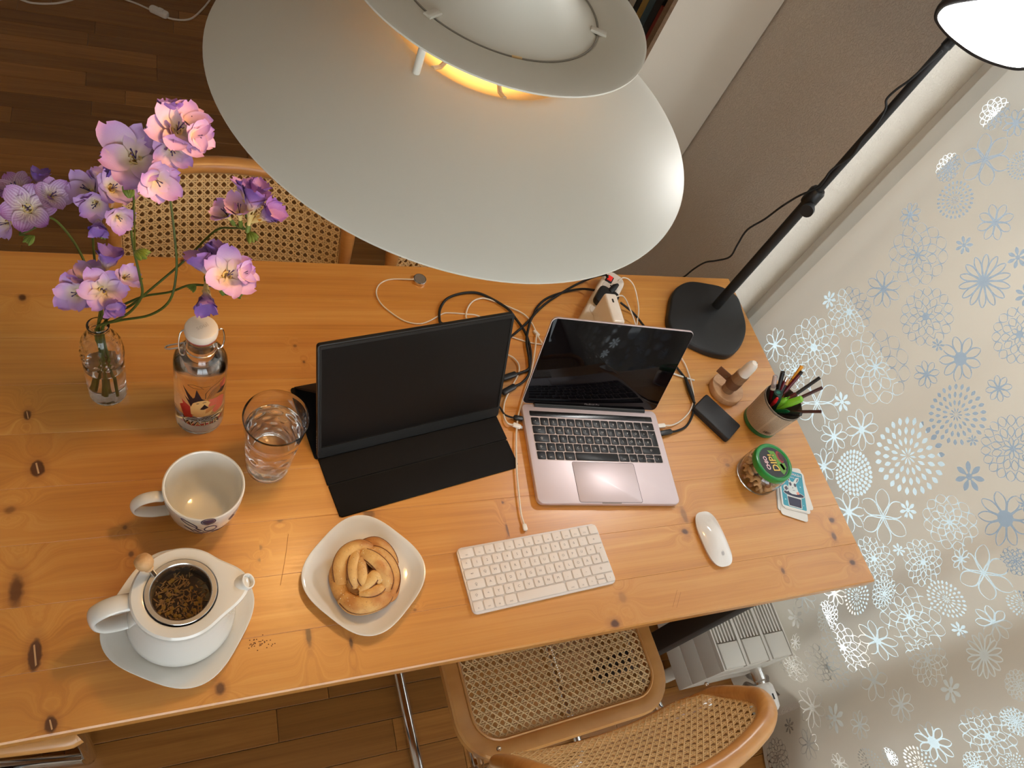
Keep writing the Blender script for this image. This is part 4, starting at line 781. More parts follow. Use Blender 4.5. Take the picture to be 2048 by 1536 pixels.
mk('fold', box(-MW/2 + .004, MW/2 - .004, -0.0525, -0.0485, 0.0002, 0.0022), M_fold, mon, smooth=False)
mk('rear_flap', xf(prism(rrect(MW + 0.006, 0.146, 0.004, 3), 0.0003, 0.0042, 0.0012, 0.0008), (0.0, 0.076, 0)), M_folio, mon)
# strut flap from the back of the cover up to the back of the screen
topy, topz = 0.13 * math.cos(T) + 0.0115, 0.13 * math.sin(T) - 0.001
mk('strut_flap', loft([[(-MW/2 + .004, 0.146, 0.0046), (MW/2 - .004, 0.146, 0.0046), (MW/2 - .004, 0.149, 0.0052), (-MW/2 + .004, 0.149, 0.0052)],
                       [(-MW/2 + .004, topy, topz), (MW/2 - .004, topy, topz), (MW/2 - .004, topy + .004, topz + .002), (-MW/2 + .004, topy + .004, topz + .002)]]), M_folio, mon, smooth=False)

# ================================================================ CABLES AND POWER STRIP
def cable(name, label, path, r, mat, k=6, cat='cable', plugs=(), pmats=None):
    o = Vector((path[0][0], path[0][1], TZ)); t = thing(name, label, cat, o)
    pts = [Vector((p[0], p[1], max(p[2], TZ + r + 0.0002))) - o for p in path]
    mk('cord', tube([Vector((p.x, p.y, max(p.z, r + 0.0002))) for p in cr(pts, k)], r, 8), mat, t)
    for i, (at_end, ln, w, h, pmat, ext) in enumerate(plugs):
        a, b = (pts[0], pts[1]) if at_end == 0 else (pts[-1], pts[-2])
        d = (a - b); d.z = 0; d.normalize()
        ang = math.atan2(d.y, d.x)
        mk('plug', xf(prism(rrect(ln, w, min(w, ln) * 0.35, 3), -h / 2, h / 2, h * 0.2), tuple(a + d * (ln / 2 - 0.004)), (0, 0, ang)), pmat, t)
        if ext: mk('connector', xf(prism(rrect(ext, w * 0.7, 0.001, 2), -h * 0.2, h * 0.2), tuple(a + d * (ln + ext / 2 - 0.006)), (0, 0, ang)), M_steel, t)
    return t
wt = cable('watch_charger', 'round grey watch charging puck on a looping white cable', CAB['watch'], 0.0015, M_white_cable, cat='charger')
p0 = Vector(CAB['watch'][0])
pk = mk('puck', lathe([(0, 0.0003), (0.0132, 0.0003), (0.0142, 0.0014), (0.0142, 0.0066), (0.0132, 0.0078), (0.0118, 0.008), (0, 0.0072)], 40), M_steel, wt, (0.0145, 0.0015, 0))
mk('puck_face', lathe([(0, 0.0077), (0.0118, 0.0081), (0.0118, 0.0076), (0, 0.0073)], 40), pm('puck_grey', L(120, 112, 104), 0.35), pk)
kc = cable('keyboard_cable', 'white cable looping from behind the monitor down to the white keyboard', CAB['kb'], 0.0017, M_white_cable, plugs=((1, 0.013, 0.008, 0.0046, M_white_plastic, 0),))
q = Vector(CAB['kb'][9]) - Vector((CAB['kb'][0][0], CAB['kb'][0][1], TZ))
mk('splitter', xf(prism(rrect(0.017, 0.0075, 0.002, 3), 0.0005, 0.0065, 0.0012), (q.x, q.y - 0.003, 0), (0, 0, -1.05)), M_white_plastic, kc)
k0 = Vector((CAB['kb'][0][0], CAB['kb'][0][1], TZ))
mk('tail', tube(cr([Vector(p) - k0 for p in CAB['kb_tail']], 5), 0.0017, 8), M_white_cable, kc)
cable('usb_cable', 'white cable curving into the left side of the laptop', CAB['usb_left'], 0.0016, M_white_cable, plugs=((0, 0.017, 0.009, 0.005, M_white_plastic, 0.005),))
cable('usb_cable', 'short black cable running under the monitor edge into the laptop', CAB['usb_black'], 0.0019, M_rubber, plugs=((1, 0.02, 0.010, 0.006, M_black, 0.005),))
cable('video_cable', 'thick black cable looping above the monitor to its upper side plug', CAB['blackA'], 0.0028, M_rubber, plugs=((1, 0.036, 0.012, 0.0075, M_black, 0.0),))
cable('power_cable', 'black cable from the strip switch curling down to the lower monitor plug', CAB['blackB'], 0.0027, M_rubber, plugs=((1, 0.036, 0.012, 0.0075, M_black, 0.0),))
cable('power_cable', 'black cable from the strip flank crossing behind the monitor', CAB['blackC'], 0.0027, M_rubber)
cable('usb_cable', 'white cable arcing out of the right side of the laptop', CAB['usb_right'], 0.0016, M_white_cable, plugs=((0, 0.020, 0.009, 0.005, M_white_plastic, 0.006),))
mr = cable('power_cable', 'black cable plugged into the right side of the laptop', CAB['mains_right'], 0.0026, M_rubber, plugs=((0, 0.032, 0.0115, 0.0065, M_black, 0.006),))
m0 = Vector((CAB['mains_right'][0][0], CAB['mains_right'][0][1], TZ))
a_, b_ = Vector(CAB['mains_right'][4]) - m0, Vector(CAB['mains_right'][6]) - m0
mk('strain_relief', tube([a_ + Vector((0, 0, .002)), (a_ + b_) / 2 + Vector((0, 0, .002)), b_ + Vector((0, 0, .002))], [0.003, 0.0048, 0.0032], 10), M_rubber, mr)
cable('cable_end', 'stiff white cable end sticking out behind the laptop screen', CAB['stub'], 0.002, M_white_cable)
cable('charging_cable', 'thin white cable arching out of the socket on the power strip', CAB['alpha'], 0.0015, M_white_cable)
cable('charging_cable', 'thin white cable arching out of the white charger block', CAB['beta'], 0.0015, M_white_cable)

sa = math.atan2(-0.77, -0.63); L0 = Vector((-0.374, 0.766, TZ))
strip = thing('power_strip', 'white power strip with red switch behind the laptop', 'power strip', L0 + Vector((math.cos(sa), math.sin(sa), 0)) * 0.122, sa)
SL = 0.262
mk('body', prism(rrect(SL, 0.054, 0.022, 7), 0.0004, 0.040, 0.007, 0.003, 3), pm('strip_white', L(226, 216, 204), 0.35), strip)
skm = pm('socket_recess', L(206, 196, 184), 0.5)
for x in (-0.075, 0.012, 0.075):
    s_ = mk('socket', lathe([(0, 0.0402), (0.0155, 0.0402), (0.0165, 0.0408), (0.0185, 0.0408), (0.0192, 0.0398), (0, 0.0398)], 32), skm, strip, (x, 0, 0))
    for d in (-0.0075, 0.0075): mk('pin_hole', lathe([(0, 0.0406), (0.0024, 0.0406), (0.0024, 0.04), (0, 0.04)], 12), M_ink, s_, (d, 0, 0))
swt = mk('switch', prism(rrect(0.022, 0.017, 0.002, 2), 0.0398, 0.0425, 0.001), M_black, strip, (-0.098, -0.010, 0))
mk('rocker', xf(prism(rrect(0.014, 0.0115, 0.001, 2), 0.0424, 0.0465, 0.0012), (0, 0, 0), (0, 0.0, 0)), pm('switch_red', L(200, 40, 30), 0.35, emit=0.5), swt)
plug = thing('black_plug', 'flat black angle plug seated in the white power strip', 'plug', (-0.432, 0.690, TZ), sa)
mk('body', prism(rrect(0.056, 0.050, 0.012, 5), 0.041, 0.058, 0.004), M_black, plug)
mk('cable_boot', tube([(-0.02, 0.0, 0.052), (-0.04, 0.004, 0.057), (-0.056, 0.008, 0.052)], [0.008, 0.007, 0.004], 10), M_rubber, plug)
ch = thing('charger_block', 'white charger block standing on the power strip', 'charger', (-0.464, 0.620, TZ), math.radians(-4))
mk('body', prism(rrect(0.030, 0.078, 0.006, 4), 0.041, 0.108, 0.005, 0.004, 3), pm('charger_white', L(232, 224, 214), 0.25), ch)
mk('port', prism(rrect(0.004, 0.010, 0.0015, 3), 0.1078, 0.1084), M_ink, ch, (0.0, 0.018, 0), smooth=False)

# ================================================================ CROCKERY
def plate(name, label, loc, rot, a, cat):
    t = thing(name, label, cat, loc, rot)
    prof = [(0.60, 0.0003), (0.62, 0.0003), (0.66, 0.003), (0.80, 0.006), (0.93, 0.0135), (0.985, 0.0175), (1.0, 0.0192), (0.995, 0.0203), (0.975, 0.0202), (0.92, 0.0165), (0.80, 0.0098), (0.70, 0.0068), (0.5, 0.0062), (0.25, 0.0060), (0.02, 0.0060)]
    rings = []
    for s, z in prof:
        e = 3.0 if s > 0.68 else 2.0 + (s / 0.68) * 1.0
        rings.append([(x, y, z) for x, y in selip(a * s, a * s, e, 72)])
    rings.insert(0, [(x, y, 0.002) for x, y in selip(a * 0.58, a * 0.58, 2.9, 72)]); rings.insert(0, [(x, y, 0.002) for x, y in selip(a * 0.02, a * 0.02, 2, 72)])
    mk('dish', loft(rings), M_porcelain, t); return t
plate('plate', 'small square white plate with rounded corners under the cinnamon bun', (-1.046, 0.151, TZ), math.radians(43), 0.0875, 'plate')
plate('saucer', 'square white saucer with rounded corners under the teapot', (-1.314, 0.124, TZ), math.radians(58), 0.0905, 'saucer')

pot = thing('teapot', 'white cone-shaped teapot without lid, steel tea strainer inside', 'teapot', (-1.312, 0.128, TZ + 0.0062))
body = [(0.0, 0.0003), (0.066, 0.0003), (0.0715, 0.003), (0.0722, 0.008), (0.0705, 0.02), (0.0665, 0.045), (0.063, 0.066), (0.061, 0.082), (0.0605, 0.092), (0.0622, 0.0995), (0.0622, 0.1035), (0.0595, 0.1065), (0.050, 0.1065), (0.046, 0.1055), (0.0448, 0.103), (0.0445, 0.098), (0.0448, 0.09), (0.056, 0.08), (0.066, 0.02), (0.064, 0.006), (0, 0.006)]
def pot_ring(r, z, k, n=96):
    """the rim runs out into the spout, so its outline is a drop rather than a circle"""
    out = []
    for i in range(n):
        a = 2 * PI * i / n; d = abs((a + PI) % (2 * PI) - PI); q = max(0.0, 1 - d / 0.95); g = (q * q * (3 - 2 * q)) ** 1.7
        s = max(0.0, min(1.0, (z - 0.045) / 0.055)); rr3 = r + 0.0235 * g * k * s * s * (3 - 2 * s); out.append((rr3 * math.cos(a), rr3 * math.sin(a) + 0.002 * g * k, z))
    return out
mk('pot_body', loft([pot_ring(max(r, 0.0008), z, 1.0 if 3 <= i <= 10 else (0.95 if i == 11 else (0.5 if i == 12 else 0.0))) for i, (r, z) in enumerate(body)]), M_porcelain, pot)
# spout: sweeps out of the wall and up to a round lip, with an open bore
sp_pts = [(0.062, 0.0015, 0.090), (0.0685, 0.002, 0.0935), (0.075, 0.0025, 0.098), (0.0805, 0.003, 0.103), (0.084, 0.003, 0.1078)]
rl = [0.022, 0.0175, 0.0142, 0.0122, 0.0112]; rv = [0.0135, 0.0130, 0.0122, 0.0112, 0.0106]
sp = cr(sp_pts, 4); n = len(sp); rr_ = []
for i in range(n):
    tt = i / (n - 1) * (len(rl) - 1); j = min(int(tt), len(rl) - 2); w = tt - j
    a_, b_ = rl[j] * (1 - w) + rl[j + 1] * w, rv[j] * (1 - w) + rv[j + 1] * w
    T_ = (sp[min(i + 1, n - 1)] - sp[max(i - 1, 0)]).normalized(); Y_ = Vector((0, 1, 0)); N_ = T_.cross(Y_).normalized()
    rr_.append([tuple(sp[i] + Y_ * a_ * math.cos(2 * PI * k / 24) + N_ * b_ * math.sin(2 * PI * k / 24)) for k in range(24)])
c_ = Vector(sp[-1]); T_ = (sp[-1] - sp[-2]).normalized()
sc_ = lambda s_, d: [tuple(c_ + (Vector(p) - c_) * s_ + T_ * d) for p in rr_[-1]]
mk('spout', loft(rr_ + [sc_(0.95, 0.0012), sc_(0.78, 0.0012), sc_(0.68, -0.001), sc_(0.62, -0.03)], True, True), M_porcelain, pot)
mk('handle', tube(cr([(-0.056, 0.000, 0.094), (-0.075, -0.002, 0.0965), (-0.094, -0.006, 0.092), (-0.106, -0.009, 0.078), (-0.106, -0.011, 0.058), (-0.096, -0.010, 0.040), (-0.080, -0.007, 0.031), (-0.066, -0.004, 0.028)], 5), 0.0105, 16, flat=(0.45, 1.15), up=None), M_porcelain, pot)
inf = mk('strainer', lathe([(0.0, 0.07), (0.036, 0.07), (0.0375, 0.075), (0.0378, 0.1035), (0.0385, 0.1075), (0.0435, 0.1078), (0.0442, 0.1085), (0.0436, 0.1092), (0.0385, 0.1090), (0.0368, 0.1072), (0.0362, 0.1035), (0.036, 0.077), (0.0, 0.076)], 64), M_steel, pot)
tea = pm('dark_tea', L(44, 26, 6), 0.06, spec=0.6)
mk('tea', lathe([(0, 0.0875), (0.0358, 0.0875), (0.0358, 0.084), (0, 0.084)], 48), tea, inf)
tl = []
rt = random.Random(3)
for k in range(230):
    a = rt.random() * 2 * PI; r = 0.032 * math.sqrt(rt.random()); x, y = r * math.cos(a), r * math.sin(a)
    if x > 0.012 and y > 0.005 and rt.random() < 0.7: continue
    l = 0.002 + 0.0035 * rt.random(); tl.append(xf(ball(1, 6, 4, (l, 0.0006 + 0.0005 * rt.random(), 0.0006)), (x, y, 0.0876 + 0.001 * rt.random()), (0.3 * rt.random(), 0.4 * (rt.random() - .5), rt.random() * PI)))
o = mk('tea_leaves', join(*tl), pm('tea_leaf', L(112, 80, 38), 0.7, var=0.5, vscale=300), inf); o['kind'] = 'stuff'
tl = []
for k in range(26):
    a = rt.random() * 2 * PI; r = 0.029 * math.sqrt(rt.random())
    tl.append(xf(ball(0.0028, 8, 6, (1, 1, 0.5)), (r * math.cos(a) - 0.004, r * math.sin(a) - 0.004, 0.0876)))
o = mk('tea_blossoms', join(*tl), pm('tea_blossom', L(112, 82, 12), 0.7), inf); o['kind'] = 'stuff'
ka = math.radians(140); kd = Vector((math.cos(ka), math.sin(ka), 0))
mk('knob_stem', tube([tuple(kd * 0.042 + Vector((0, 0, 0.109))), tuple(kd * 0.046 + Vector((0, 0, 0.118))), tuple(kd * 0.0485 + Vector((0, 0, 0.124)))], 0.0034, 10), M_steel, inf)
kw = plain_wood('knob_wood', L(214, 172, 122), L(188, 142, 94), 0.5, (60, 60, 60))
kax = Vector((kd.x * 0.5, kd.y * 0.5, 0.86)).normalized()
R_ = kax.to_track_quat('Z', 'Y').to_euler()
mk('wooden_knob', xf(lathe([(0, 0), (0.0052, 0), (0.0062, 0.002), (0.0056, 0.0045), (0.008, 0.0065), (0.0108, 0.011), (0.0116, 0.0165), (0.0104, 0.022), (0.006, 0.0265), (0, 0.0278)], 32), tuple(kd * 0.048 + Vector((0, 0, 0.122))), tuple(R_)), kw, inf)

mug = thing('mug', 'empty white mug with dark blue doodles on its side', 'mug', (-1.277, 0.289, TZ))
mp = [(0, 0.0003), (0.031, 0.0003), (0.0345, 0.002), (0.0385, 0.008), (0.0455, 0.02), (0.0522, 0.045), (0.0552, 0.07), (0.0567, 0.093), (0.0562, 0.0955), (0.0545, 0.0962), (0.053, 0.0945), (0.0520, 0.07), (0.0490, 0.045), (0.0422, 0.02), (0.034, 0.009), (0.026, 0.0055), (0, 0.005)]
mk('cup_body', lathe(mp, 72), M_porcelain, mug)
ha = math.radians(186); hd = Vector((math.cos(ha), math.sin(ha), 0))
hpts = [(0.0565, 0.079), (0.068, 0.0835), (0.085, 0.079), (0.0955, 0.063), (0.091, 0.045), (0.075, 0.033), (0.060, 0.029), (0.0488, 0.028)]
mk('handle', tube(cr([tuple(hd * r + Vector((0, 0, z))) for r, z in hpts], 5), 0.0082, 14, flat=(0.5, 1.05)), M_porcelain, mug)
def r_at(prof, z):
    for (r0, z0), (r1, z1) in zip(prof, prof[1:]):
        if z0 <= z <= z1 and z1 > z0: return r0 + (r1 - r0) * (z - z0) / (z1 - z0)
    return prof[-1][0]
def wrap(vf, prof, a0, zc, off):
    """wrap a flat decal (x along the girth, y up) round a turned body"""
    def g(p):
        z = zc + p[1]; r = r_at(prof, z) + off; a = a0 + p[0] / r
        return (r * math.cos(a), r * math.sin(a), z)
    return mapv(vf, g)
mouter = mp[3:8]
def ell(cx, cy_, a, b, rot=0, n=18): return [(cx + a * math.cos(2*PI*k/n) * math.cos(rot) - b * math.sin(2*PI*k/n) * math.sin(rot), cy_ + a * math.cos(2*PI*k/n) * math.sin(rot) + b * math.sin(2*PI*k/n) * math.cos(rot)) for k in range(n)]
dd = []
for cx, cy_, a, b, rot in ((0.0, 0.022, 0.008, 0.0055, 0), (0.003, 0.006, 0.007, 0.006, 0.1), (0.034, 0.01, 0.008, 0.004, 0.3), (0.024, -0.006, 0.004, 0.004, 0), (-0.022, 0.016, 0.011, 0.0025, -0.5)):
    dd.append(stroke(ell(cx, cy_, a, b, rot), 0.0016, True))
dd.append(flatpoly(ell(0.0, 0.022, 0.0068, 0.004), 1)); dd.append(flatpoly(ell(0.031, 0.008, 0.005, 0.0026, 0.3), 1))
for k in range(9): dd.append(flatpoly(ell(-0.018 + k * 0.005, 0.001 - 0.0105 * math.sin(k * 1.1) * 0.4 - 0.008, 0.0035, 0.0014, 0.6 * math.sin(k * 2.1)), 1))
for x0, y0, x1, y1 in ((-0.014, 0.008, -0.004, -0.002), (-0.016, 0.004, -0.006, -0.006), (-0.028, 0.008, -0.016, 0.0), (0.006, -0.014, 0.012, -0.003), (0.012, -0.014, 0.018, -0.010), (0.018, -0.012, 0.023, -0.008)): dd.append(stroke([(x0, y0), ((x0 + x1) / 2, (y0 + y1) / 2 + 0.001), (x1, y1)], 0.0022))
dp_ = mk('doodle_print', wrap(mapv(join(*dd), lambda p: (p[0] * 1.2, p[1] * 2.0, 0)), mouter, -PI / 2 + 0.06, 0.046, 0.0003), pm('doodle_blue', L(38, 36, 84), 0.35), mug, smooth=False); dp_['kind'] = 'stuff'

# ================================================================ BUN
bun = thing('cinnamon_bun', 'golden knotted cinnamon bun sprinkled with sugar on the white plate', 'bun', (-1.045, 0.148, TZ + 0.0062))
bun.scale = (0.93, 0.93, 0.93)
def dough_mat():
    t = NT('baked_dough'); co = t.obj(); s = t.new('ShaderNodeSeparateXYZ'); t.link(co, s.inputs[0])
    n = t.noise(co, 55, 4, 0.6); f = t.noise(co, 420, 3)
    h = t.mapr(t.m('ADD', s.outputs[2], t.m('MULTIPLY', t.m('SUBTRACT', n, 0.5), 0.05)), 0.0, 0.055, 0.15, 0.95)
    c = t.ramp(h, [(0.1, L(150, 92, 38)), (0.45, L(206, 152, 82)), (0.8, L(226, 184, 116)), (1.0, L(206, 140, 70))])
    c = t.mix(t.mapr(t.noise(co, 24, 2), 0.46, 0.66, 0, 0.75), c, L(176, 104, 42))
    c = t.mix(t.mapr(f, 0.62, 0.72, 0, 0.5), c, L(130, 78, 40))
    t.link(c, t.bsdf.inputs['Base Color']); t.bsdf.inputs['Roughness'].default_value = 0.55
    t.bump(t.m('ADD', n, t.m('MULTIPLY', f, 0.4)), 0.5, 0.0015); return t.mat
M_dough = dough_mat()
# pixels of the bun seen from above: x right, y away (centimetres)
BC = [
 ('strand', [(-4.2, 2.8, .8), (-4.9, 0.6, 1.1), (-4.6, -2.2, 1.2), (-3.9, -4.2, 0.9)], 1.25),
 ('strand', [(-4.4, -3.2, 1.3), (-2.8, -4.9, 1.8), (-0.3, -5.0, 2.0), (2.0, -4.3, 1.7), (3.0, -3.4, 1.2)], 1.65),
 ('strand', [(-4.5, -1.2, 1.6), (-4.4, 1.6, 2.5), (-3.0, 3.6, 2.9), (-0.6, 4.4, 2.9), (1.2, 3.8, 2.6)], 1.35),
 ('strand', [(-0.5, 4.9, 1.6), (1.9, 5.0, 2.1), (3.4, 3.9, 2.0), (4.4, 2.3, 1.6), (4.9, 0.8, 1.2)], 1.3),
 ('strand', [(0.3, 3.6, 2.8), (2.2, 3.0, 2.8), (3.7, 1.4, 2.4), (4.4, -0.8, 1.9), (4.0, -2.8, 1.4), (2.6, -4.6, 1.0)], 1.2),
 ('strand', [(-0.6, 3.2, 3.4), (0.8, 1.9, 3.9), (2.2, 0.2, 3.7), (2.9, -1.8, 3.0), (2.6, -3.4, 2.0)], 1.25),
 ('strand', [(-1.3, 3.6, 3.2), (-2.3, 1.6, 3.5), (-2.5, -0.6, 3.2), (-2.0, -2.2, 2.4)], 1.05),
 ('strand', [(-0.9, 2.2, 3.5), (-1.2, 0.3, 3.7), (-1.0, -1.6, 3.2), (0.4, -2.9, 2.7)], 0.95),
 ('strand', [(-1.8, -2.9, 2.6), (-0.2, -1.9, 3.3), (1.0, -1.0, 3.6), (1.9, -2.0, 3.1)], 1.0),
 ('strand', [(-1.9, -3.4, 2.6), (0.0, -3.6, 3.0), (1.6, -3.0, 2.8), (2.2, -2.2, 2.6)], 0.85),
 ('strand', [(2.4, -4.2, 0.9), (3.7, -4.0, 1.0), (4.5, -2.4, 1.0), (4.9, -0.4, 1.1)], 1.0),
]
for nm, p, r in BC:
    q = cr([(x / 100, y / 100, max(z, r * 0.72) / 100) for x, y, z in p], 6); m = len(q)
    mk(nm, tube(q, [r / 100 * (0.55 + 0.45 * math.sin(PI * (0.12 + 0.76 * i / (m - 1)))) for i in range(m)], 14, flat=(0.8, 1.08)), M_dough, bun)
fills = []
for nm, p, r in BC[1:10]:
    q = cr([(x / 100, y / 100, max(z, r * 0.72) / 100) for x, y, z in p], 6); m = len(q)
    for sg_ in (-1, 1):
        e = []
        for i in range(1, m - 1):
            T_ = (q[i + 1] - q[i - 1]).normalized(); S_ = T_.cross(Vector((0, 0, 1))).normalized()
            rr2 = r / 100 * (0.55 + 0.45 * math.sin(PI * (0.12 + 0.76 * i / (m - 1)))); e.append(tuple(q[i] + S_ * sg_ * rr2 * 0.98 + Vector((0, 0, rr2 * 0.28))))
        fills.append(tube(e, 0.0012, 6))
mk('filling', join(*fills), pm('cinnamon_filling', L(112, 66, 34), 0.6, var=0.4, vscale=300), bun)
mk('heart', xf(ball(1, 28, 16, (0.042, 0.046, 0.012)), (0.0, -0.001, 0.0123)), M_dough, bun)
sg = []; rs = random.Random(5)
for nm, p, r in BC:
    q = cr([(x / 100, y / 100, z / 100) for x, y, z in p], 6)
    for k in range(16):
        c = q[rs.randrange(len(q))]; a = (rs.random() - .5) * 2.0; rr2 = r / 100 * 0.80
        side = Vector((rs.random() - .5, rs.random() - .5, 0)).normalized() * math.sin(a) * rr2
        sg.append(xf(box(-.0005, .0005, -.0005, .0005, -.0004, .0004), (c.x + side.x, c.y + side.y, c.z + rr2 * math.cos(a) * 0.92), (rs.random() * 3, rs.random() * 3, rs.random() * 3)))
o = mk('sugar_crystals', join(*sg), pm('sugar', L(240, 222, 190), 0.35), bun, smooth=False); o['kind'] = 'stuff'

# ================================================================ GLASS, BOTTLE, VASE
gl = thing('water_glass', 'dimpled drinking glass nearly full of water', 'glass', (-1.175, 0.361, TZ))
def dimple(z, a):
    k = max(0.0, min(1.0, (z - 0.012) / 0.008)) * max(0.0, min(1.0, (0.118 - z) / 0.012))
    return -0.0018 * k * (0.5 + 0.5 * math.cos(9 * a + (PI if int(z / 0.021) % 2 else 0))) * math.sin(PI * ((z / 0.021) % 1.0)) ** 2
def gring(r, z, d=0, n=108): return [((r + (dimple(z, 2*PI*i/n) if d else 0)) * math.cos(2*PI*i/n), (r + (dimple(z, 2*PI*i/n) if d else 0)) * math.sin(2*PI*i/n), z) for i in range(n)]
ro = lambda z: 0.0345 + (0.0485 - 0.0345) * (z / 0.16) ** 1.15
zs_ = [0.003 + k * 0.003 for k in range(52)]
outer = [gring(0.001, 0.0003), gring(0.0325, 0.0003), gring(0.0342, 0.001)] + [gring(ro(z), z, 1) for z in zs_] + [gring(ro(0.16), 0.1597), gring(ro(0.16) - 0.0008, 0.1605)]
innr = [gring(ro(z) - 0.0017 - 0.0006 * (z < 0.11), z, 1) for z in reversed([q for q in zs_ if q > 0.011])] + [gring(0.030, 0.0105), gring(0.001, 0.010)]
mk('tumbler', loft(outer + innr), M_glass, gl)
wz = [q for q in zs_ if 0.0115 < q < 0.124]
wr = [gring(0.001, 0.0099), gring(0.0300, 0.0104)] + [gring(ro(z) - 0.0014 - 0.0006 * (z < 0.11), z, 1) for z in wz] + [gring(ro(0.124) - 0.0016, 0.1245), gring(ro(0.124) - 0.004, 0.1236), gring(0.001, 0.1235)]
mk('water', loft(wr), M_water, gl)

bo = thing('swing_top_bottle', 'clear swing-top water bottle with colourful print and white stopper', 'bottle', (-1.276, 0.461, TZ))
bp_ = [(0, 0.0003), (0.034, 0.0003), (0.0368, 0.003), (0.0375, 0.008), (0.038, 0.05), (0.0383, 0.12), (0.0384, 0.162), (0.0375, 0.172), (0.0345, 0.180), (0.029, 0.186), (0.0238, 0.1905), (0.0215, 0.196), (0.0205, 0.205), (0.0198, 0.218), (0.020, 0.224), (0.0212, 0.226), (0.0212, 0.232), (0.0196, 0.234)]
inb = [(max(r - 0.0022, 0.0), z) for r, z in bp_[4:]]
mk('bottle_glass', lathe(bp_ + [(0.0178, 0.2342)] + list(reversed(inb)) + [(0.0352, 0.010), (0.031, 0.006), (0, 0.0075)], 72), M_glass, bo)
winn = [(0, 0.0073), (0.0312, 0.0058), (0.0354, 0.0102), (0.0360, 0.05), (0.0363, 0.12), (0.0364, 0.162), (0.0355, 0.1715), (0.0325, 0.1795), (0.0272, 0.185), (0.0218, 0.190), (0.0195, 0.196), (0.0185, 0.206), (0.0182, 0.209), (0, 0.2088)]
mk('water', lathe(winn, 72), M_water, bo)
stp = mk('stopper', lathe([(0, 0.2338), (0.0206, 0.2338), (0.0222, 0.236), (0.0228, 0.240), (0.0226, 0.246), (0.0212, 0.2498), (0.017, 0.2512), (0, 0.2518)], 48), pm('stopper_white', L(226, 214, 200), 0.3), bo)
mk('gasket', lathe([(0, 0.2305), (0.0175, 0.2305), (0.0215, 0.2325), (0.0215, 0.2342), (0, 0.2342)], 40), pm('gasket_red', L(160, 60, 66), 0.5), bo)
mk('stopper_lettering', xf(text('soul', 0.011), (0.001, 0.0, 0.2519), (0, 0, math.radians(28))), pm('stopper_emboss_shade', L(204, 190, 176), 0.35), stp, smooth=False)  # raised letters, their relief shade put in as a darker flat colour
wire = [(-0.0225, 0.0, 0.243), (-0.0275, -0.002, 0.238), (-0.030, -0.007, 0.222), (-0.0285, -0.012, 0.205), (-0.024, -0.012, 0.1975), (-0.0215, -0.004, 0.2), (-0.0218, 0.004, 0.206)]
mk('bail_wire', tube(cr(wire, 5), 0.0012, 8), M_chrome, bo)
wire2 = [(0.0225, 0.0, 0.243), (0.028, 0.002, 0.2425), (0.0305, 0.002, 0.232), (0.0312, 0.0, 0.218), (0.0285, -0.004, 0.208), (0.0225, -0.006, 0.206), (0.0212, 0.0, 0.210)]
mk('bail_wire', tube(cr(wire2, 5), 0.0012, 8), M_chrome, bo)
mk('neck_wire', tube([(0.0214 * math.cos(a * PI / 18), 0.0214 * math.sin(a * PI / 18), 0.2035) for a in range(36)], 0.0011, 8, closed=True), M_chrome, bo)
mk('lever', tube(cr([(-0.0218, 0.004, 0.206), (-0.031, 0.004, 0.203), (-0.043, 0.003, 0.2005), (-0.0475, 0.0, 0.1995), (-0.044, -0.003, 0.2), (-0.032, -0.003, 0.2025), (-0.0245, -0.004, 0.2045)], 5), 0.0013, 8), M_chrome, bo)
bout = bp_[2:8]
def art(name, polys, col, off, zc=0.103, cuts=2): mk(name, wrap(join(*[flatpoly([(x * 1.3, y * 1.43) for x, y in p], cuts) for p in polys]), bout, -PI / 2 + 0.02, zc, off), pm('print_' + name, L(*col), 0.45), bo, smooth=False)
art('red_print', [[(-.020, -.036), (-.027, -.014), (-.022, -.008), (-.024, 0.0), (-.016, -.006), (-.010, -.012), (-.010, -.030)], [(-.026, -.046), (-.012, -.050), (.022, -.047), (.030, -.041), (.010, -.044), (-.010, -.045)]], (176, 38, 34), 0.0004)
art('skin_print', [[(-.012, -.024), (-.013, -.010), (-.009, .001), (-.001, .006), (.006, .005), (.010, .000), (.006, -.008), (.004, -.022), (-.004, -.026)], [(-.012, -.026), (.006, -.022), (.014, -.016), (.010, -.026), (-.004, -.030)]], (228, 176, 108), 0.0005)
art('coral_print', [[(.008, .006), (.024, .004), (.030, -.002), (.028, -.020), (.016, -.026), (.012, -.018), (.018, -.010), (.008, -.008)], [(.022, .030), (.030, .034), (.032, .022), (.027, .016), (.022, .018)]], (208, 98, 72), 0.0005)
art('black_print', [[(-.012, -.008), (-.020, .012), (-.014, .004), (-.022, .030), (-.010, .010), (-.008, .012), (-.006, .028), (.000, .010), (.004, .007), (-.004, .005), (-.010, .000)], [(-.002, -.012), (.003, -.002), (.008, -.010), (.002, -.013)], [(.017, .014), (.025, .020), (.033, .018), (.026, .010)], [(-.006, .000), (-.003, .001), (-.003, .000), (-.006, -.001)], [(.001, .002), (.005, .003), (.005, .002), (.001, .001)]], (30, 20, 30), 0.0007)
lines = []
for k in range(9):
    lines.append(stroke([(.006 + .0022 * k, .008 + .0012 * k), (.009 + .0022 * k, .018 + .001 * k), (.013 + .002 * k, .026 + .0008 * k)], 0.0005))
lines += [stroke([(.004, .010), (.004, .020), (.010, .030), (.018, .034), (.028, .036)], 0.0007), stroke([(-.016, .034), (-.010, .037), (-.002, .034), (.002, .029), (-.004, .030), (-.010, .031), (-.016, .034)], 0.0006), stroke([(-.002, .034), (.004, .033), (.008, .034)], 0.0006)]
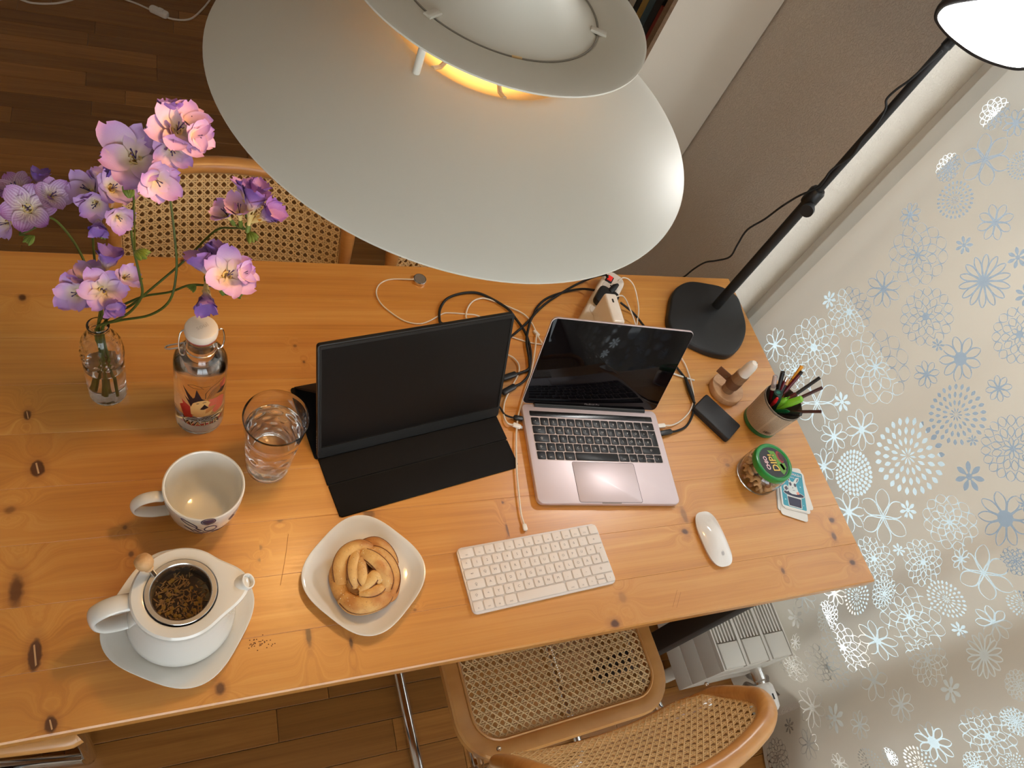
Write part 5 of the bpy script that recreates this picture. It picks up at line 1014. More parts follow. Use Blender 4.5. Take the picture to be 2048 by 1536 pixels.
for k in range(14):
    x = -.022 + k * .0036; lines += [stroke([(x, -.034 + .0002 * k), (x + .0036, -.038 + .0002 * k)], 0.0009), stroke([(x, -.038 + .0002 * k), (x + .0036, -.034 + .0002 * k)], 0.0009)]
lines += [stroke([(-.022, -.0335), (.004, -.0335), (.028, -.031)], 0.0008), stroke([(-.022, -.0385), (.004, -.0385), (.028, -.036)], 0.0008)]
def wrap2(vf, off): return wrap(mapv(vf, lambda p: (p[0] * 1.3, p[1] * 1.43, 0)), bout, -PI / 2 + 0.02, 0.103, off)
lp_ = mk('line_print', wrap2(join(*lines), 0.0008), M_ink, bo, smooth=False); lp_['kind'] = 'stuff'
mk('lettering', wrap2(xf(text('WATER', 0.0135, 'CENTER', 0.0003), (0.0, -0.0445, 0)), 0.0009), M_ink, bo, smooth=False)
mk('lettering_fill', wrap2(xf(text('WATER', 0.0122, 'CENTER', -0.0001), (0.0, -0.0445, 0)), 0.0011), pm('print_letter_cream', L(226, 200, 150), 0.45), bo, smooth=False)

va = thing('vase', 'small clear glass bottle vase with embossed shoulder holding flower stems', 'vase', (-1.411, 0.511, TZ))
vp = [(0, 0.0003), (0.024, 0.0003), (0.0268, 0.003), (0.0275, 0.008), (0.0285, 0.06), (0.0292, 0.09), (0.0288, 0.105), (0.0296, 0.112), (0.0294, 0.125), (0.0272, 0.142), (0.022, 0.156), (0.0162, 0.165), (0.0146, 0.170), (0.0142, 0.178), (0.0152, 0.180), (0.0152, 0.1845), (0.0138, 0.186)]
def vring(r, z, n=96):
    b = max(0, min(1, (z - 0.104) / 0.006)) * max(0, min(1, (0.16 - z) / 0.01)) + (0.7 if 0.0035 < z < 0.012 else 0)
    return [((r + 0.0008 * b * math.sin(16 * (2*PI*i/n) + z * 900)) * math.cos(2*PI*i/n), (r + 0.0008 * b * math.sin(16 * (2*PI*i/n) + z * 900)) * math.sin(2*PI*i/n), z) for i in range(n)]
vpd = []
for (r0, z0), (r1, z1) in zip(vp[1:], vp[2:]):
    m = max(1, int((z1 - z0) / 0.0035)); vpd += [(r0 + (r1 - r0) * k / m, z0 + (z1 - z0) * k / m) for k in range(m)]
vpd.append(vp[-1])
vin = [(r - 0.002, z) for r, z in reversed(vp[4:])]
mk('vase_glass', loft([vring(0.0008, 0.0003)] + [vring(r, z) for r, z in vpd] + [[(r * math.cos(2*PI*i/96), r * math.sin(2*PI*i/96), z) for i in range(96)] for r, z in vin + [(0.0252, 0.009), (0.022, 0.006), (0.0008, 0.007)]]), M_glass, va)
mk('water', lathe([(0, 0.0068), (0.0222, 0.0058), (0.0255, 0.0092), (0.0268, 0.06), (0.0271, 0.084), (0.0255, 0.0852), (0, 0.085)], 64), M_water, va)

# ================================================================ FREESIAS
M_stem = pm('stem_green', L(72, 84, 28), 0.5, var=0.25, vscale=40); M_bud = pm('bud_green', L(104, 122, 44), 0.5)
def petal_mat(name, edge, mid, base, streak):
    t = NT(name); a = t.attr('along').outputs['Fac']; co = t.obj(); n = t.noise(co, 90, 3)
    e = t.mix(t.m('MULTIPLY', t.rnd(), 0.6), edge, mid)
    c = t.new('ShaderNodeValToRGB'); t.link(a, c.inputs[0]); el = c.color_ramp.elements; el[0].position = 0.0; el[0].color = base; el[1].position = 1.0; el[1].color = (1, 1, 1, 1)
    q = t.mix(t.mapr(a, 0.18, 0.62, 0, 1), base, mid); q = t.mix(t.mapr(t.m('ADD', a, t.m('MULTIPLY', t.m('SUBTRACT', n, 0.5), 0.5)), 0.45, 1.0, 0, 1), q, e)
    t.n.remove(c)
    if streak:
        ac = t.attr('across').outputs['Fac']; w = t.m('FRACT', t.m('ADD', t.m('MULTIPLY', ac, 4.0), t.m('MULTIPLY', n, 2.0)))
        q = t.mix(t.m('MULTIPLY', t.m('GREATER_THAN', t.m('ADD', w, t.m('MULTIPLY', n, 0.6)), 1.0), 0.8), q, L(140, 40, 130))
    t.link(q, t.bsdf.inputs['Base Color']); t.bsdf.inputs['Roughness'].default_value = 0.5
    t.bsdf.inputs['Subsurface Weight'].default_value = 0.25; t.bsdf.inputs['Subsurface Radius'].default_value = (0.01, 0.006, 0.01)
    t.bump(t.noise(t.vscale(co, 300, 300, 60), 1.0, 2), 0.15, 0.0008); return t.mat
PETAL = [petal_mat('petal_lilac', L(166, 120, 202), L(222, 188, 222), L(232, 214, 184), False), petal_mat('petal_streaked', L(160, 96, 184), L(224, 202, 226), L(234, 220, 188), True), petal_mat('petal_violet', L(104, 66, 164), L(176, 138, 208), L(224, 200, 140), False)]
def petal_mesh(openness, mat, seed):
    """unit petal: root at the origin, tip about one unit out; openness 0 = closed goblet, 1 = wide open"""
    rp = random.Random(seed); nu, nv = 13, 8; V = []; al = []; ac = []
    w1, w2, cur = rp.uniform(-.06, .06), rp.uniform(-.05, .05), rp.uniform(-.1, .12)
    for i in range(nu + 1):
        u = i / nu
        rad = 0.08 + u * (0.28 + 0.62 * openness) - 0.06 * math.sin(PI * u) * (1 - openness); zz = -0.62 + u * (1.22 - 0.55 * openness) - 0.35 * openness * max(0, u - 0.55) ** 1.3 * (1 + 3 * cur)
        wid = 0.08 * (1 - u) + 0.43 * math.sqrt(max(0.0, 1 - ((u - 0.58) / 0.424) ** 2)) * min(1, 0.25 + u * 1.6)
        for j in range(nv + 1):
            v = (j / nv - 0.5) * 2; ang = v * wid / max(rad, 0.22)
            rr2 = rad + 0.03 * math.sin(6 * u + v * 3) * u + w1 * v * u + w2 * (v * v) * u
            V.append((rr2 * math.cos(ang) - (1 - math.cos(ang)) * 0.12, rr2 * math.sin(ang), zz + (0.10 * v * v - 0.03) * u + 0.012 * math.sin(v * 5 + seed) * u * u)); al.append(u); ac.append(v)
    F = [(i * (nv + 1) + j, i * (nv + 1) + j + 1, (i + 1) * (nv + 1) + j + 1, (i + 1) * (nv + 1) + j) for i in range(nu) for j in range(nv)]
    me = me_of('petal', V, F, mat, ang=180)
    me.attributes.new('along', 'FLOAT', 'POINT').data.foreach_set('value', al); me.attributes.new('across', 'FLOAT', 'POINT').data.foreach_set('value', ac); return me
PM = {(k, o_, s): petal_mesh(o_, PETAL[k], s + 3 * k) for k in range(3) for o_ in (0.25, 0.75, 1.0) for s in range(3)}
TUBE_M = [me_of('throat', *lathe([(0.02, -1.25), (0.05, -1.2), (0.07, -0.9), (0.12, -0.62), (0.17, -0.48), (0.12, -0.5), (0.06, -0.9), (0.0, -1.0)], 14), pm('throat_cream', L(226, 200, 130), 0.5))]
M_anther = pm('anther_violet', L(70, 50, 100), 0.6)
STAM = me_of('stamens', *join(*[tube([(0, 0, -0.5), (0.05 * math.cos(a), 0.05 * math.sin(a), -0.1), (0.09 * math.cos(a), 0.09 * math.sin(a), 0.12)], [0.014, 0.014, 0.03], 6) for a in (0.3, 2.4, 4.5)]), M_anther)
cright, cup = Vector(_R[0]), -Vector(_R[1]); C0 = Vector(CAM['C'])
texts = {'a': 'freesia stem with magenta-streaked lilac blooms leaning far left', 'b': 'freesia stem with pale lilac blooms standing second from the left', 'c': 'freesia stem curving up to one wide open lilac bloom', 'd': 'tallest freesia stem, topped by a big pink-lilac cluster',
         'e': 'freesia stem leaning right with a row of violet half-open blooms', 'f': 'low freesia stem reaching right with blooms above the bottle', 'g': 'short freesia stem with open lilac blooms at the vase mouth'}
rf = random.Random(11)
for name, path, fl, buds in STEMS:
    foot = Vector((-1.411 + rf.uniform(-.014, .014), 0.511 + rf.uniform(-.014, .014), TZ + 0.012 + rf.uniform(0, .02)))
    neck = Vector((-1.411 + rf.uniform(-.006, .006), 0.511 + rf.uniform(-.006, .006), TZ + 0.178))
    t = thing('freesia', texts[name], 'flower', neck, 0, 'freesia stems in the glass vase')
    pth = [foot, foot.lerp(neck, 0.55), neck] + [Vector(p) for p in path]
    q = cr([p - neck for p in pth], 6); m = len(q)
    mk('stem', tube(q, [0.0021 - 0.0008 * i / m for i in range(m)], 8), M_stem, t)
    ends = [Vector(p) - neck for p in path]
    for pos, r, kind, dx, dy in fl:
        P_ = Vector(pos); tocam = (C0 - P_).normalized()
        face = (tocam * 0.75 + (cright * dx - cup * dy) * 1.0 + Vector((0, 0, 0.25))).normalized()
        if kind == 2: face = (tocam * 0.35 + (cright * dx - cup * dy) * 1.0 + Vector((0, 0, 0.2))).normalized()
        P_ = P_ + tocam * r * 1.25
        cen = P_ - neck
        op_ = 0.25 if kind == 2 else (1.0 if abs(dx) + abs(dy) < 0.45 else 0.75)
        rr2 = r * (1.02 if op_ > 0.5 else 1.4)
        eul = face.to_track_quat('Z', 'Y').to_euler()
        fo = put('flower', TUBE_M[0], t, cen, eul); fo.scale = (rr2, rr2, rr2)
        spin = rf.random() * 2
        for k in range(6):
            p = put('petal', PM[(kind, op_, rf.randrange(3))], fo, (0, 0, 0.03 * (k % 2)), (rf.uniform(-.08, .08), rf.uniform(-.14, .14), spin + k * PI / 3))
            s = (1.0 if k % 2 else 0.92) * rf.uniform(0.92, 1.06); p.scale = (s, s, s)
        if op_ > 0.5: put('stamens', STAM, fo)
        # flower stalk from the nearest point of the stem
        a = cen - face * rr2 * 1.2; b = min(ends[2:] or ends, key=lambda e: (e - a).length)
        if (b - a).length > 0.004:
            mk('stalk', tube(cr([b, b.lerp(a, 0.5) + Vector((0, 0, -0.004)), a], 4), 0.0013, 6), M_stem, t)
        mk('calyx', xf(lathe([(0, -0.002), (0.0024, 0), (0.0028, 0.004), (0.0022, 0.010), (0, 0.010)], 8), tuple(a - face * 0.002), tuple(eul)), M_bud, t)
    for pos, r, dx, dy in buds:
        P_ = Vector(pos) - neck; d = (cright * dx - cup * dy + Vector((0, 0, 0.2))).normalized()
        e = min(ends, key=lambda e: (e - P_).length); d2 = d.cross(Vector((0, 0, 1))).normalized()
        for k in range(4):
            dir_ = (d + d2 * (k - 1.5) * 0.35).normalized(); L_ = r * rf.uniform(1.1, 1.7); c0 = P_ - d * r * 0.6
            mk('bud', tube([tuple(c0 + dir_ * L_ * s) for s in (0, .3, .6, .85, 1)], [0.0012, r * .28, r * .3, r * .18, 0.0004], 8), M_bud, t)
        mk('bud_stalk', tube([tuple(e), tuple(P_ - d * r * 0.6)], 0.0011, 6), M_stem, t)

for o in bpy.data.objects:
    if o.name.split('.')[0] in ('tumbler', 'bottle_glass', 'vase_glass', 'water'): o.cycles.is_caustics_caster = True
    elif o.name.split('.')[0] == 'board': o.cycles.is_caustics_receiver = True

# ================================================================ PEN CUP AND PENS
CC = Vector((-0.112, 0.3845, TZ)); CH = 0.090
def paper_label():
    t = NT('printed_label'); co = t.obj(); s = t.new('ShaderNodeSeparateXYZ'); t.link(co, s.inputs[0])
    ang = t.m('MULTIPLY', t.m('ARCTAN2', s.outputs[1], s.outputs[0]), 0.044)
    line = t.m('LESS_THAN', t.m('FRACT', t.m('MULTIPLY', s.outputs[2], 330)), 0.45)
    v = t.new('ShaderNodeCombineXYZ'); t.put(v.inputs[0], t.m('MULTIPLY', ang, 900)); t.put(v.inputs[1], t.m('FLOOR', t.m('MULTIPLY', s.outputs[2], 330)))
    n = t.noise(v.outputs[0], 1.0, 1); col = t.m('FRACT', t.m('MULTIPLY', ang, 28)); gap = t.m('GREATER_THAN', col, 0.12)
    k = t.m('MULTIPLY', t.m('MULTIPLY', line, t.m('GREATER_THAN', n, 0.46)), gap)
    t.link(t.mix(t.m('MULTIPLY', k, 0.6), L(182, 160, 136), L(84, 72, 60)), t.bsdf.inputs['Base Color']); t.bsdf.inputs['Roughness'].default_value = 0.6; return t.mat
cup_ = thing('pen_cup', 'round tin pen cup with tan printed label and green base', 'pen cup', CC)
rc = lambda z: 0.0405 + 0.0055 * z / CH
tin = pm('tin_inside', L(150, 140, 128), 0.4, 0.5)
mk('tin', lathe([(0, 0.0003), (rc(0) - .001, 0.0003), (rc(0), 0.002), (rc(CH) - .0006, CH - 0.001), (rc(CH), CH), (rc(CH) - .0008, CH + 0.0008), (rc(CH) - .0016, CH), (rc(0) - .002, 0.003), (0, 0.003)], 56), tin, cup_)
mk('label', lathe([(rc(0.013) + .0001, 0.013), (rc(0.013) + .0007, 0.0132), (rc(0.086) + .0007, 0.0858), (rc(0.086) + .0001, 0.086)], 56, closed=True), paper_label(), cup_)
mk('green_band', lathe([(rc(0.0015) + .0001, 0.0015), (rc(0.002) + .0010, 0.002), (rc(0.0125) + .0010, 0.0122), (rc(0.0125) + .0001, 0.0126)], 56, closed=True), pm('band_green', L(38, 108, 66), 0.4), cup_)
bar = []
for k in range(16):
    if random.random() < 0.75: bar.append(box(-.009 + k * .0011, -.009 + k * .0011 + 0.0004 + 0.0006 * random.random(), -.004, .004, 0, 0.0001))
outc = [(rc(0.013) + .0007, 0.013), (rc(0.086) + .0007, 0.086)]
mk('barcode', wrap(join(*bar), outc, math.radians(-112), 0.024, 0.0002), M_ink, cup_, smooth=False)

def stick(name, label, key, foot, length_in, parts_, cat='pen'):
    """a writing tool whose tip end is given in the room; it leans in the cup from foot (an offset at the bottom)"""
    tip = Vector(PENS[key]); f = CC + Vector((foot[0], foot[1], 0.0062)); d = (f - tip); Ln = d.length
    t = thing(name, label, cat, tip); t.rotation_euler = (-d).to_track_quat('Z', 'Y').to_euler()
    for nm, prof, mat_ in parts_:   # profiles run from the tip (z = 0) down (negative) to the foot
        mk(nm, lathe([(r, -(z if z >= 0 else Ln + z)) for r, z in reversed(prof)], 14), mat_, t)
    return t, Ln
red_d = pm('pen_dark_red', L(92, 14, 28), 0.3); blk = pm('pen_black', L(26, 23, 23), 0.4); brn = pm('pencil_brown', L(66, 34, 30), 0.4)
clearp = pm('pen_cap_clear', L(214, 200, 200), 0.12, trans=0.55); org_ = pm('pencil_orange', L(214, 146, 40), 0.4); chrm = M_chrome
wooden = pm('pencil_bare_wood', L(206, 156, 110), 0.6); lg = pm('marker_light_green', L(126, 190, 48), 0.35); dg = pm('marker_dark_green', L(20, 52, 44), 0.35); gg = pm('pen_green_clear', L(20, 104, 62), 0.2, trans=0.3)
rd = pm('marker_red', L(206, 30, 34), 0.35)
R4 = 0.0042
stick('pen', 'dark red pen with clear cap and white dot, leftmost in the pen cup', 'clear', (.004, -.018), 0, [('cap', [(0, 0), (.004, 0), (.0052, .002), (.0054, .030), (0, .030)], clearp), ('white_dot', [(0, .028), (.0058, .029), (.0058, .034), (0, .0345)], M_white_plastic), ('barrel', [(0, .0345), (.0050, .035), (.0050, -.004), (0, 0 - .0001)], red_d)])
stick('pen', 'plain black pen standing straight up in the pen cup', 'black', (.010, -.022), 0, [('barrel', [(0, 0), (.0042, 0), (.0046, .001), (.0046, -.002), (0, -.0001)], blk)])
stick('pen', 'dark red ballpoint with chrome push button, mid pen cup', 'redchrome', (-.004, -.024), 0, [('button', [(0, 0), (.0028, 0), (.0030, .001), (.0030, .011), (0, .011)], chrm), ('barrel', [(0, .011), (.0040, .0115), (.0048, .02), (.0048, -.003), (0, -.0001)], red_d)])
stick('pencil', 'black pencil sharpened end up beside the dark red ballpoint', 'blackpencil', (-.012, -.022), 0, [('lead', [(0, 0), (.0011, .004), (0, .0041)], M_ink), ('point', [(0, .004), (.0011, .004), (.0037, .019), (0, .019)], wooden), ('barrel', [(0, .019), (.0037, .0191), (.0037, -.001), (0, -.0001)], blk)], 'pencil')
stick('pencil', 'orange pencil rising highest at the back of the pen cup', 'orange', (-.018, -.022), 0, [('barrel', [(0, 0), (.0038, .0), (.0042, .001), (.0042, .034), (0, .0341)], org_), ('dark_ring', [(0, .0341), (.0043, .0341), (.0043, .0355), (0, .0356)], M_ink), ('lower_barrel', [(0, .0356), (.0041, .0357), (.0041, -.001), (0, -.0001)], org_)], 'pencil')
stick('pen', 'slim dark red pen with black tip end, next to the orange pencil', 'darkred', (-.022, -.012), 0, [('end_cap', [(0, 0), (.0036, 0), (.0040, .001), (.0040, .009), (0, .0091)], blk), ('barrel', [(0, .0091), (.0042, .0092), (.0042, -.002), (0, -.0001)], red_d)])
stick('brush_pen', 'long black pen with dark red grip leaning over the window side', 'brush', (-.026, -.006), 0, [('barrel', [(0, 0), (.0034, 0), (.0038, .001), (.0040, .058), (0, .0581)], blk), ('grip', [(0, .0581), (.0046, .059), (.0054, .07), (.0054, -.004), (0, -.0001)], red_d)])
stick('pencil', 'dark brown pencil leaning out between the black pen and green markers', 'brown', (-.028, .002), 0, [('barrel', [(0, 0), (.0032, 0), (.0037, .0008), (.0037, -.001), (0, -.0001)], brn)], 'pencil')
stick('marker', 'light green marker with pointed nib in the middle of the cup', 'lgreen', (-.010, .006), 0, [('nib', [(0, 0), (.0012, .001), (.0022, .009), (0, .0091)], pm('nib_green', L(88, 160, 40), 0.5)), ('shoulder', [(0, .009), (.0034, .0092), (.0072, .019), (.0075, .022), (0, .0221)], lg), ('barrel', [(0, .0221), (.0078, .0222), (.0078, -.003), (0, -.0001)], lg)], 'marker')
stick('marker', 'fat light green marker cap leaning beside the other green marker', 'green2', (-.016, .012), 0, [('cap', [(0, 0), (.0062, .0004), (.0074, .003), (.0086, .03), (0, .0301)], lg), ('barrel', [(0, .0301), (.0078, .0302), (.0078, -.003), (0, -.0001)], lg)], 'marker')
stick('marker', 'bright red marker tip low at the left rim of the pen cup', 'redm', (.018, .014), 0, [('cap', [(0, 0), (.0022, .0006), (.0034, .004), (.0042, .02), (0, .0201)], rd), ('barrel', [(0, .0201), (.0043, .0202), (.0043, -.003), (0, -.0001)], rd)], 'marker')
stick('marker', 'thick dark green marker with round cap end facing up', 'gcap', (.020, -.008), 0, [('cap', [(0, .0012), (.0048, .0012), (.0052, 0), (.0084, 0), (.0094, .0015), (.0096, .028), (0, .0281)], dg), ('cap_disc', [(0, .0002), (.0046, .0002), (.0046, .0014), (0, .0015)], pm('cap_teal', L(40, 110, 96), 0.4)), ('barrel', [(0, .0281), (.0088, .0282), (.0088, -.003), (0, -.0001)], dg)], 'marker')
stick('pen', 'see-through dark green pen lying low over the near rim', 'green', (.012, .026), 0, [('tip', [(0, 0), (.0012, 0), (.0030, .006), (0, .0061)], gg), ('barrel', [(0, .006), (.0034, .0062), (.0046, .012), (.0046, -.003), (0, -.0001)], gg)])
bp2, bl = stick('pen', 'black pen with looped clip over the near rim of the cup', 'blackpen', (.004, .028), 0, [('barrel', [(0, 0), (.0040, .0003), (.0050, .003), (.0050, -.003), (0, -.0001)], blk)])
mk('clip', tube([(0.005, 0, -.003), (0.0085, 0, -.004), (0.009, 0, -.012), (0.0085, 0, -.03), (0.0055, 0, -.034)], 0.0012, 8), blk, bp2)
stick('pencil', 'thin dark brown pencil leaning far out over the table end', 'thin', (-.026, .024), 0, [('barrel', [(0, 0), (.0030, 0), (.0035, .0006), (.0035, -.001), (0, -.0001)], brn)], 'pencil')

# ================================================================ JAR OF NUTS
JC = Vector((-0.190, 0.256, TZ))
jar = thing('nut_jar', 'small glass jar of nuts with green printed lid', 'jar', JC)
jp = [(0, 0.0003), (0.040, 0.0003), (0.0452, 0.003), (0.0468, 0.008), (0.0468, 0.044), (0.0452, 0.050), (0.0415, 0.0535), (0.0405, 0.0545), (0.0405, 0.062)]
ji = [(0.0388, 0.062), (0.0388, 0.0545), (0.0402, 0.0518), (0.0436, 0.0485), (0.0450, 0.0435), (0.0450, 0.009), (0.0435, 0.0055), (0.039, 0.0032), (0, 0.0032)]
mk('jar_glass', lathe(jp + ji, 64), M_glass, jar)
lidg = pm('lid_green', L(20, 128, 52), 0.28, coat=0.3)
lid_ = mk('lid', lathe([(0.0412, 0.0545), (0.0432, 0.0545), (0.0437, 0.056), (0.0437, 0.0655), (0.0428, 0.068), (0.0408, 0.0692), (0.0378, 0.0692), (0.0362, 0.0682), (0.0355, 0.0672), (0, 0.0672), (0, 0.066), (0.0412, 0.0655)], 72, closed=True), lidg, jar)
mk('lid_print', xf(flatpoly(ell(0, 0, 0.0345, 0.0345, 0, 48)), (0, 0, 0.0673)), pm('lid_print_dark', L(38, 38, 42), 0.4), lid_, smooth=False)
# printing on the lid, read from the window side: baseline runs away from the viewer
def onlid(vf, z): return xf(vf, (0, 0, z), (0, 0, PI / 2))
mk('lid_leaf', onlid(join(flatpoly([(-0.030, -0.012), (-0.020, -0.006), (0.012, -0.002), (0.028, 0.004), (0.024, -0.012), (0.006, -0.016), (-0.010, -0.020), (-0.022, -0.022)], 1), flatpoly([(-0.02, -0.016), (-0.006, -0.012), (-0.004, -0.026), (-0.016, -0.026)], 1)), 0.06745), pm('lid_leaf_green', L(98, 150, 54), 0.45), lid_, smooth=False)
mk('lid_bowl', onlid(join(flatpoly(ell(0.010, -0.0205, 0.014, 0.007, 0.1), 1)), 0.06755), pm('lid_bowl_red', L(150, 52, 48), 0.45), lid_, smooth=False)
mk('lid_bowl', onlid(join(flatpoly(ell(0.010, -0.0225, 0.0105, 0.0048, 0.1), 1)), 0.0676), pm('lid_bowl_plum', L(84, 34, 44), 0.45), lid_, smooth=False)
mk('lid_lettering', onlid(xf(text('CHIO', 0.0125, 'CENTER', 0.0004, 0.1), (-0.001, 0.0185, 0)), 0.0677), pm('lid_letter_pink', L(228, 140, 168), 0.4), lid_, smooth=False)
mk('lid_lettering', onlid(xf(text('CHIO', 0.0122, 'CENTER', 0.00005, 0.1), (-0.001, 0.0185, 0)), 0.06785), pm('lid_letter_white', L(240, 228, 226), 0.4), lid_, smooth=False)
mk('lid_lettering', onlid(xf(text('DIP!', 0.0235, 'CENTER', 0.0009, 0.1), (-0.002, 0.0005, 0)), 0.0678), pm('lid_letter_edge', L(60, 46, 24), 0.4), lid_, smooth=False)
mk('lid_lettering', onlid(xf(text('DIP!', 0.0228, 'CENTER', 0.0002, 0.1), (-0.002, 0.0005, 0)), 0.06795), pm('lid_letter_gold', L(226, 190, 84), 0.4), lid_, smooth=False)
M_cashew = pm('cashew', L(214, 170, 118), 0.55, var=0.15, vscale=120, rnd=0.5); M_hazel = pm('hazelnut', L(158, 100, 58), 0.5, var=0.2, vscale=150, rnd=0.5)
cash = me_of('cashew_nut', *tube([(0.0062 * math.cos(a), 0.0062 * math.sin(a) - 0.003, 0) for a in [PI * k / 8 for k in range(-1, 10)]], [0.0012, 0.0030, 0.0040, 0.0044, 0.0045, 0.0044, 0.0043, 0.0042, 0.0038, 0.0028, 0.0012], 10), M_cashew)
haz = me_of('hazelnut', *ball(0.0062, 14, 10, (1, 1, 1.12)), M_hazel)
rn = random.Random(9)
lab = {'cashew_nut': ('pale curved cashew nut inside the green-lidded jar', 'cashews in the jar'), 'hazelnut': ('round brown hazelnut inside the green-lidded jar', 'hazelnuts in the jar')}
for lay in range(3):
    for ring, nn in ((0.0365, 10), (0.0235, 6), (0.0085, 2)):
        for k in range(nn):
            a = 2 * PI * (k + 0.5 * (lay % 2)) / nn + rn.uniform(-.06, .06); kind = 'cashew_nut' if rn.random() < 0.66 else 'hazelnut'
            z = 0.0032 + 0.0066 + lay * 0.0125 + rn.uniform(-.0004, .0004)
            o = put(kind, cash if kind == 'cashew_nut' else haz, None, JC + Vector((ring * math.cos(a), ring * math.sin(a), z)), (rn.uniform(-.9, .9) if kind == 'hazelnut' else rn.uniform(0.2, 0.7), rn.uniform(-.3, .3), a + PI / 2 + rn.choice((0, PI))))
            tag(o, lab[kind][0], 'nut', lab[kind][1])

# ================================================================ PLAYING CARDS
M_card = pm('card_white', L(226, 222, 216), 0.5); M_cardedge = pm('card_grey', L(170, 164, 158), 0.6)
CW, CHt = 0.0655, 0.0985
def card(label, x, y, deg, z, group=None, mat=M_card):
    t = thing('playing_card', label, 'card', (x, y, TZ + z), math.radians(deg), group)
    mk('card_stock', prism(rrect(CW, CHt, 0.006, 4), 0.0001, 0.00075, 0.0), mat, t, smooth=False); return t
top = None
spec_ = [('bottom card of the pile, greyish, showing past its lower left corner', -0.1195, 0.2085, -24.5, 0.0002, M_cardedge), ('white-edged card low in the pile beneath the blue rabbit card', -0.1175, 0.2065, -26, 0.001, M_card), ('white card fanned lowest towards the near table edge', -0.1165, 0.1985, -23.5, 0.0018, M_card),
         ('white card fanned farthest towards the table end', -0.1015, 0.2185, -8.5, 0.0026, M_card), ('white card right beneath the blue rabbit card', -0.1065, 0.2135, -18.5, 0.0034, M_card)]
for lb, x, y, dg_, z, m_ in spec_: card(lb, x, y, dg_, z, 'cards in the pile', m_)
tc = card('top card of the pile, turquoise with a rabbit in a top hat', -0.109, 0.2165, -20.8, 0.0042, 'cards in the pile')
def pr_(name, polys, col, z, cuts=0): mk(name, xf(join(*[flatpoly([(x / 1000, y / 1000) for x, y in p], cuts) for p in polys]), (0, 0, 0.0008 + z)), pm('card_' + name, L(*col), 0.5), tc, smooth=False)
pr_('blue_field', [[(x * 1000, y * 1000) for x, y in rrect(CW - 0.008, CHt - 0.008, 0.003, 3)]], (70, 158, 178), 0.0)
pr_('hat_outline', [ell(1, -12, 26.5, 7.5, 0), [(-17.5, -15), (19, -15), (17.5, -43.5), (-15.5, -43.5)]], (226, 226, 222), 0.0001)
pr_('hat', [[(-16, -21), (17.5, -21), (16, -42), (-14, -42)]], (58, 58, 78), 0.0002)
pr_('hat_band', [[(-16.5, -16), (18, -16), (17.6, -21), (-16.2, -21)]], (220, 220, 216), 0.0002)
pr_('hat_brim', [ell(1, -12, 25, 6, 0)], (54, 54, 74), 0.0003)
rab = [(-11, -10), (-12, 2), (-8, 14), (-15, 26), (-16, 33), (-9, 30), (-3, 18), (3, 18), (11, 30), (19, 32), (17, 24), (9, 14), (12, 2), (14, -8), (8, -12), (-4, -13)]
pr_('rabbit', [rab, ell(-17, -2, 7, 8)], (224, 226, 222), 0.0004)
pr_('rabbit_marks', [ell(-5, 11, 3, 4.5), ell(6.5, 11, 3, 4.5), [(-14, 29), (-10, 28), (-6, 19), (-9, 18)], [(14, 28), (17, 29), (14, 22), (10, 18)], [(-22, -2), (-16, 4), (-12, -3), (-18, -8)]], (92, 84, 96), 0.0005)
pr_('rabbit_face', [ell(0, 3, 1.4, 1), [(-1, -3), (5, -2), (5, -3), (-1, -4)]], (60, 96, 96), 0.0005)
pr_('rabbit_scarf', [[(7, -7), (14, -3), (15, -10), (9, -11)]], (238, 150, 128), 0.0005)
pr_('sparkle', [ell(20, 10, 1.6, 1.6), ell(-22, -30, 1.6, 1.6), ell(22, -34, 1.0, 1.0)], (190, 226, 230), 0.0002)
mk('lettering', xf(text('SUPERSMASH', 0.0088, 'CENTER', 0.0001), (0.000, 0.0375, 0.0010)), M_card, tc, smooth=False)
mk('lettering', xf(text('berta', 0.0062, 'CENTER'), (0.001, 0.0295, 0.0010)), M_card, tc, smooth=False)

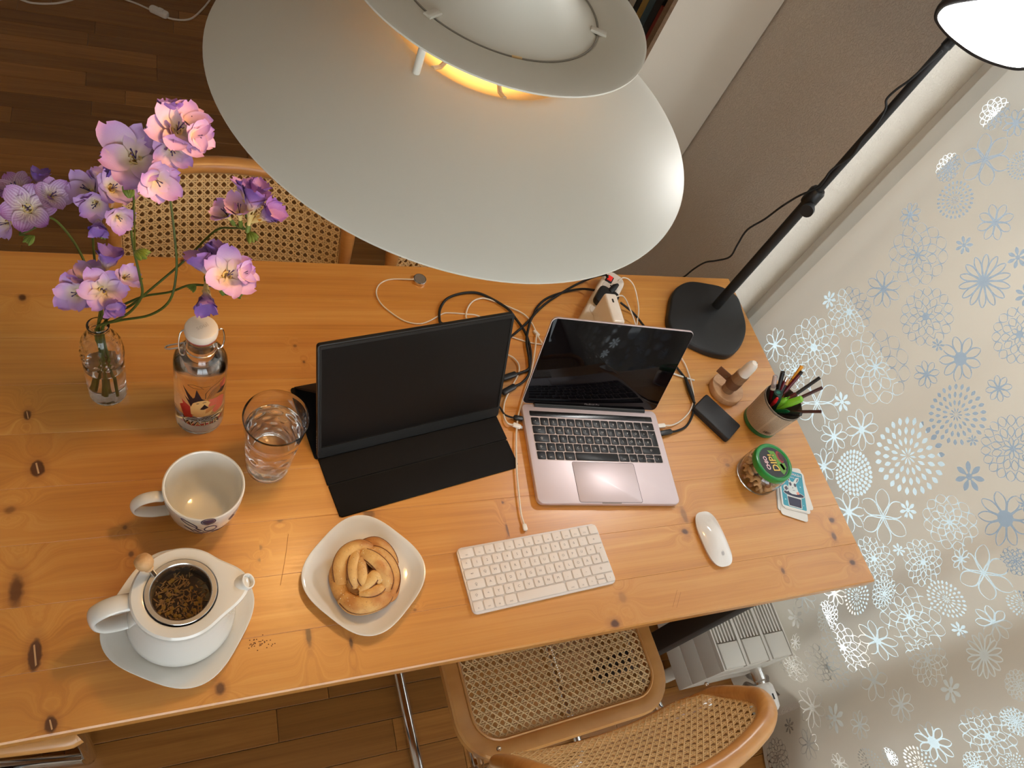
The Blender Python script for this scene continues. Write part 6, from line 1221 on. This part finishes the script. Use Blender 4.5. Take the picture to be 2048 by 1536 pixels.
# ================================================================ WOODEN STAND, BLACK CASE
st = thing('wooden_stand', 'little round wooden stand with upright stick, leather tab and white tip', 'stand', (-0.173, 0.4685, TZ))
w1 = plain_wood('stand_beech', L(206, 164, 124), L(176, 132, 94), 0.55, (30, 90, 30)); w2 = plain_wood('stand_walnut', L(150, 112, 78), L(118, 84, 56), 0.55, (60, 60, 14))
lt = pm('leather_brown', L(104, 66, 42), 0.6, bump=(600, 0.2))
mk('disc', lathe([(0, 0.0003), (0.0385, 0.0003), (0.0393, 0.0012), (0.0393, 0.0168), (0.0383, 0.018), (0, 0.018)], 56), w1, st)
sr = mk('rod', lathe([(0, 0.018), (0.0138, 0.018), (0.0138, 0.046), (0.0150, 0.0475), (0.0150, 0.082), (0, 0.082)], 36), w2, st, (-0.006, -0.006, 0))
mk('white_tip', lathe([(0, 0.081), (0.0126, 0.081), (0.0128, 0.098), (0.0122, 0.110), (0.0105, 0.119), (0.0065, 0.1255), (0, 0.1275)], 36), pm('tip_translucent_white', L(226, 216, 206), 0.4, sub=0.3), st, (-0.006, -0.006, 0))
mk('tip_mark', xf(stroke([(0.0018 * math.cos(a), 0.0018 * math.sin(a)) for a in (-2.0, -1.0, 0.0, 1.0, 2.0)], 0.001), (-0.003, -0.0065, 0.1274)), M_ink, st, smooth=False)
mk('leather_band', lathe([(0.0140, 0.036), (0.0158, 0.036), (0.0160, 0.040), (0.0160, 0.055), (0.0158, 0.058), (0.0150, 0.058)], 36), lt, st, (-0.006, -0.006, 0))
tb = mk('leather_tab', xf(join(prism([(0.010, -0.0012), (0.046, -0.0026), (0.046, -0.0006), (0.010, 0.0014)], 0.038, 0.058, 0.0005)), (-0.006, -0.006, 0), (0, 0, math.radians(128))), lt, st)
mk('rivet', xf(lathe([(0, 0), (0.0026, 0), (0.0022, 0.0014), (0, 0.0016)], 14), (-0.006 + 0.022 * math.cos(math.radians(128)) - 0.0018, -0.006 + 0.022 * math.sin(math.radians(128)) - 0.0018, 0.048), (PI / 2, 0, math.radians(128))), M_steel, tb)
A_, B_, C_, D_ = (-0.287, 0.426), (-0.237, 0.453), (-0.182, 0.369), (-0.232, 0.340)
cx_ = sum(p[0] for p in (A_, B_, C_, D_)) / 4; cy2 = sum(p[1] for p in (A_, B_, C_, D_)) / 4
ang_ = math.atan2(B_[1] - C_[1], B_[0] - C_[0]) - PI / 2
case = thing('drive_case', 'flat black rectangular case lying right of the laptop', 'drive', (cx_, cy2, TZ), ang_)
mk('shell', prism(rrect(0.058, 0.101, 0.005, 4), 0.0003, 0.0165, 0.0022, 0.0022, 3), pm('case_black', L(30, 29, 31), 0.5, bump=(900, 0.1)), case)
mk('seam', stroke(rrect(0.0583, 0.1013, 0.005, 4), 0.0006, True), M_ink, case, (0, 0, 0.0085), smooth=False)
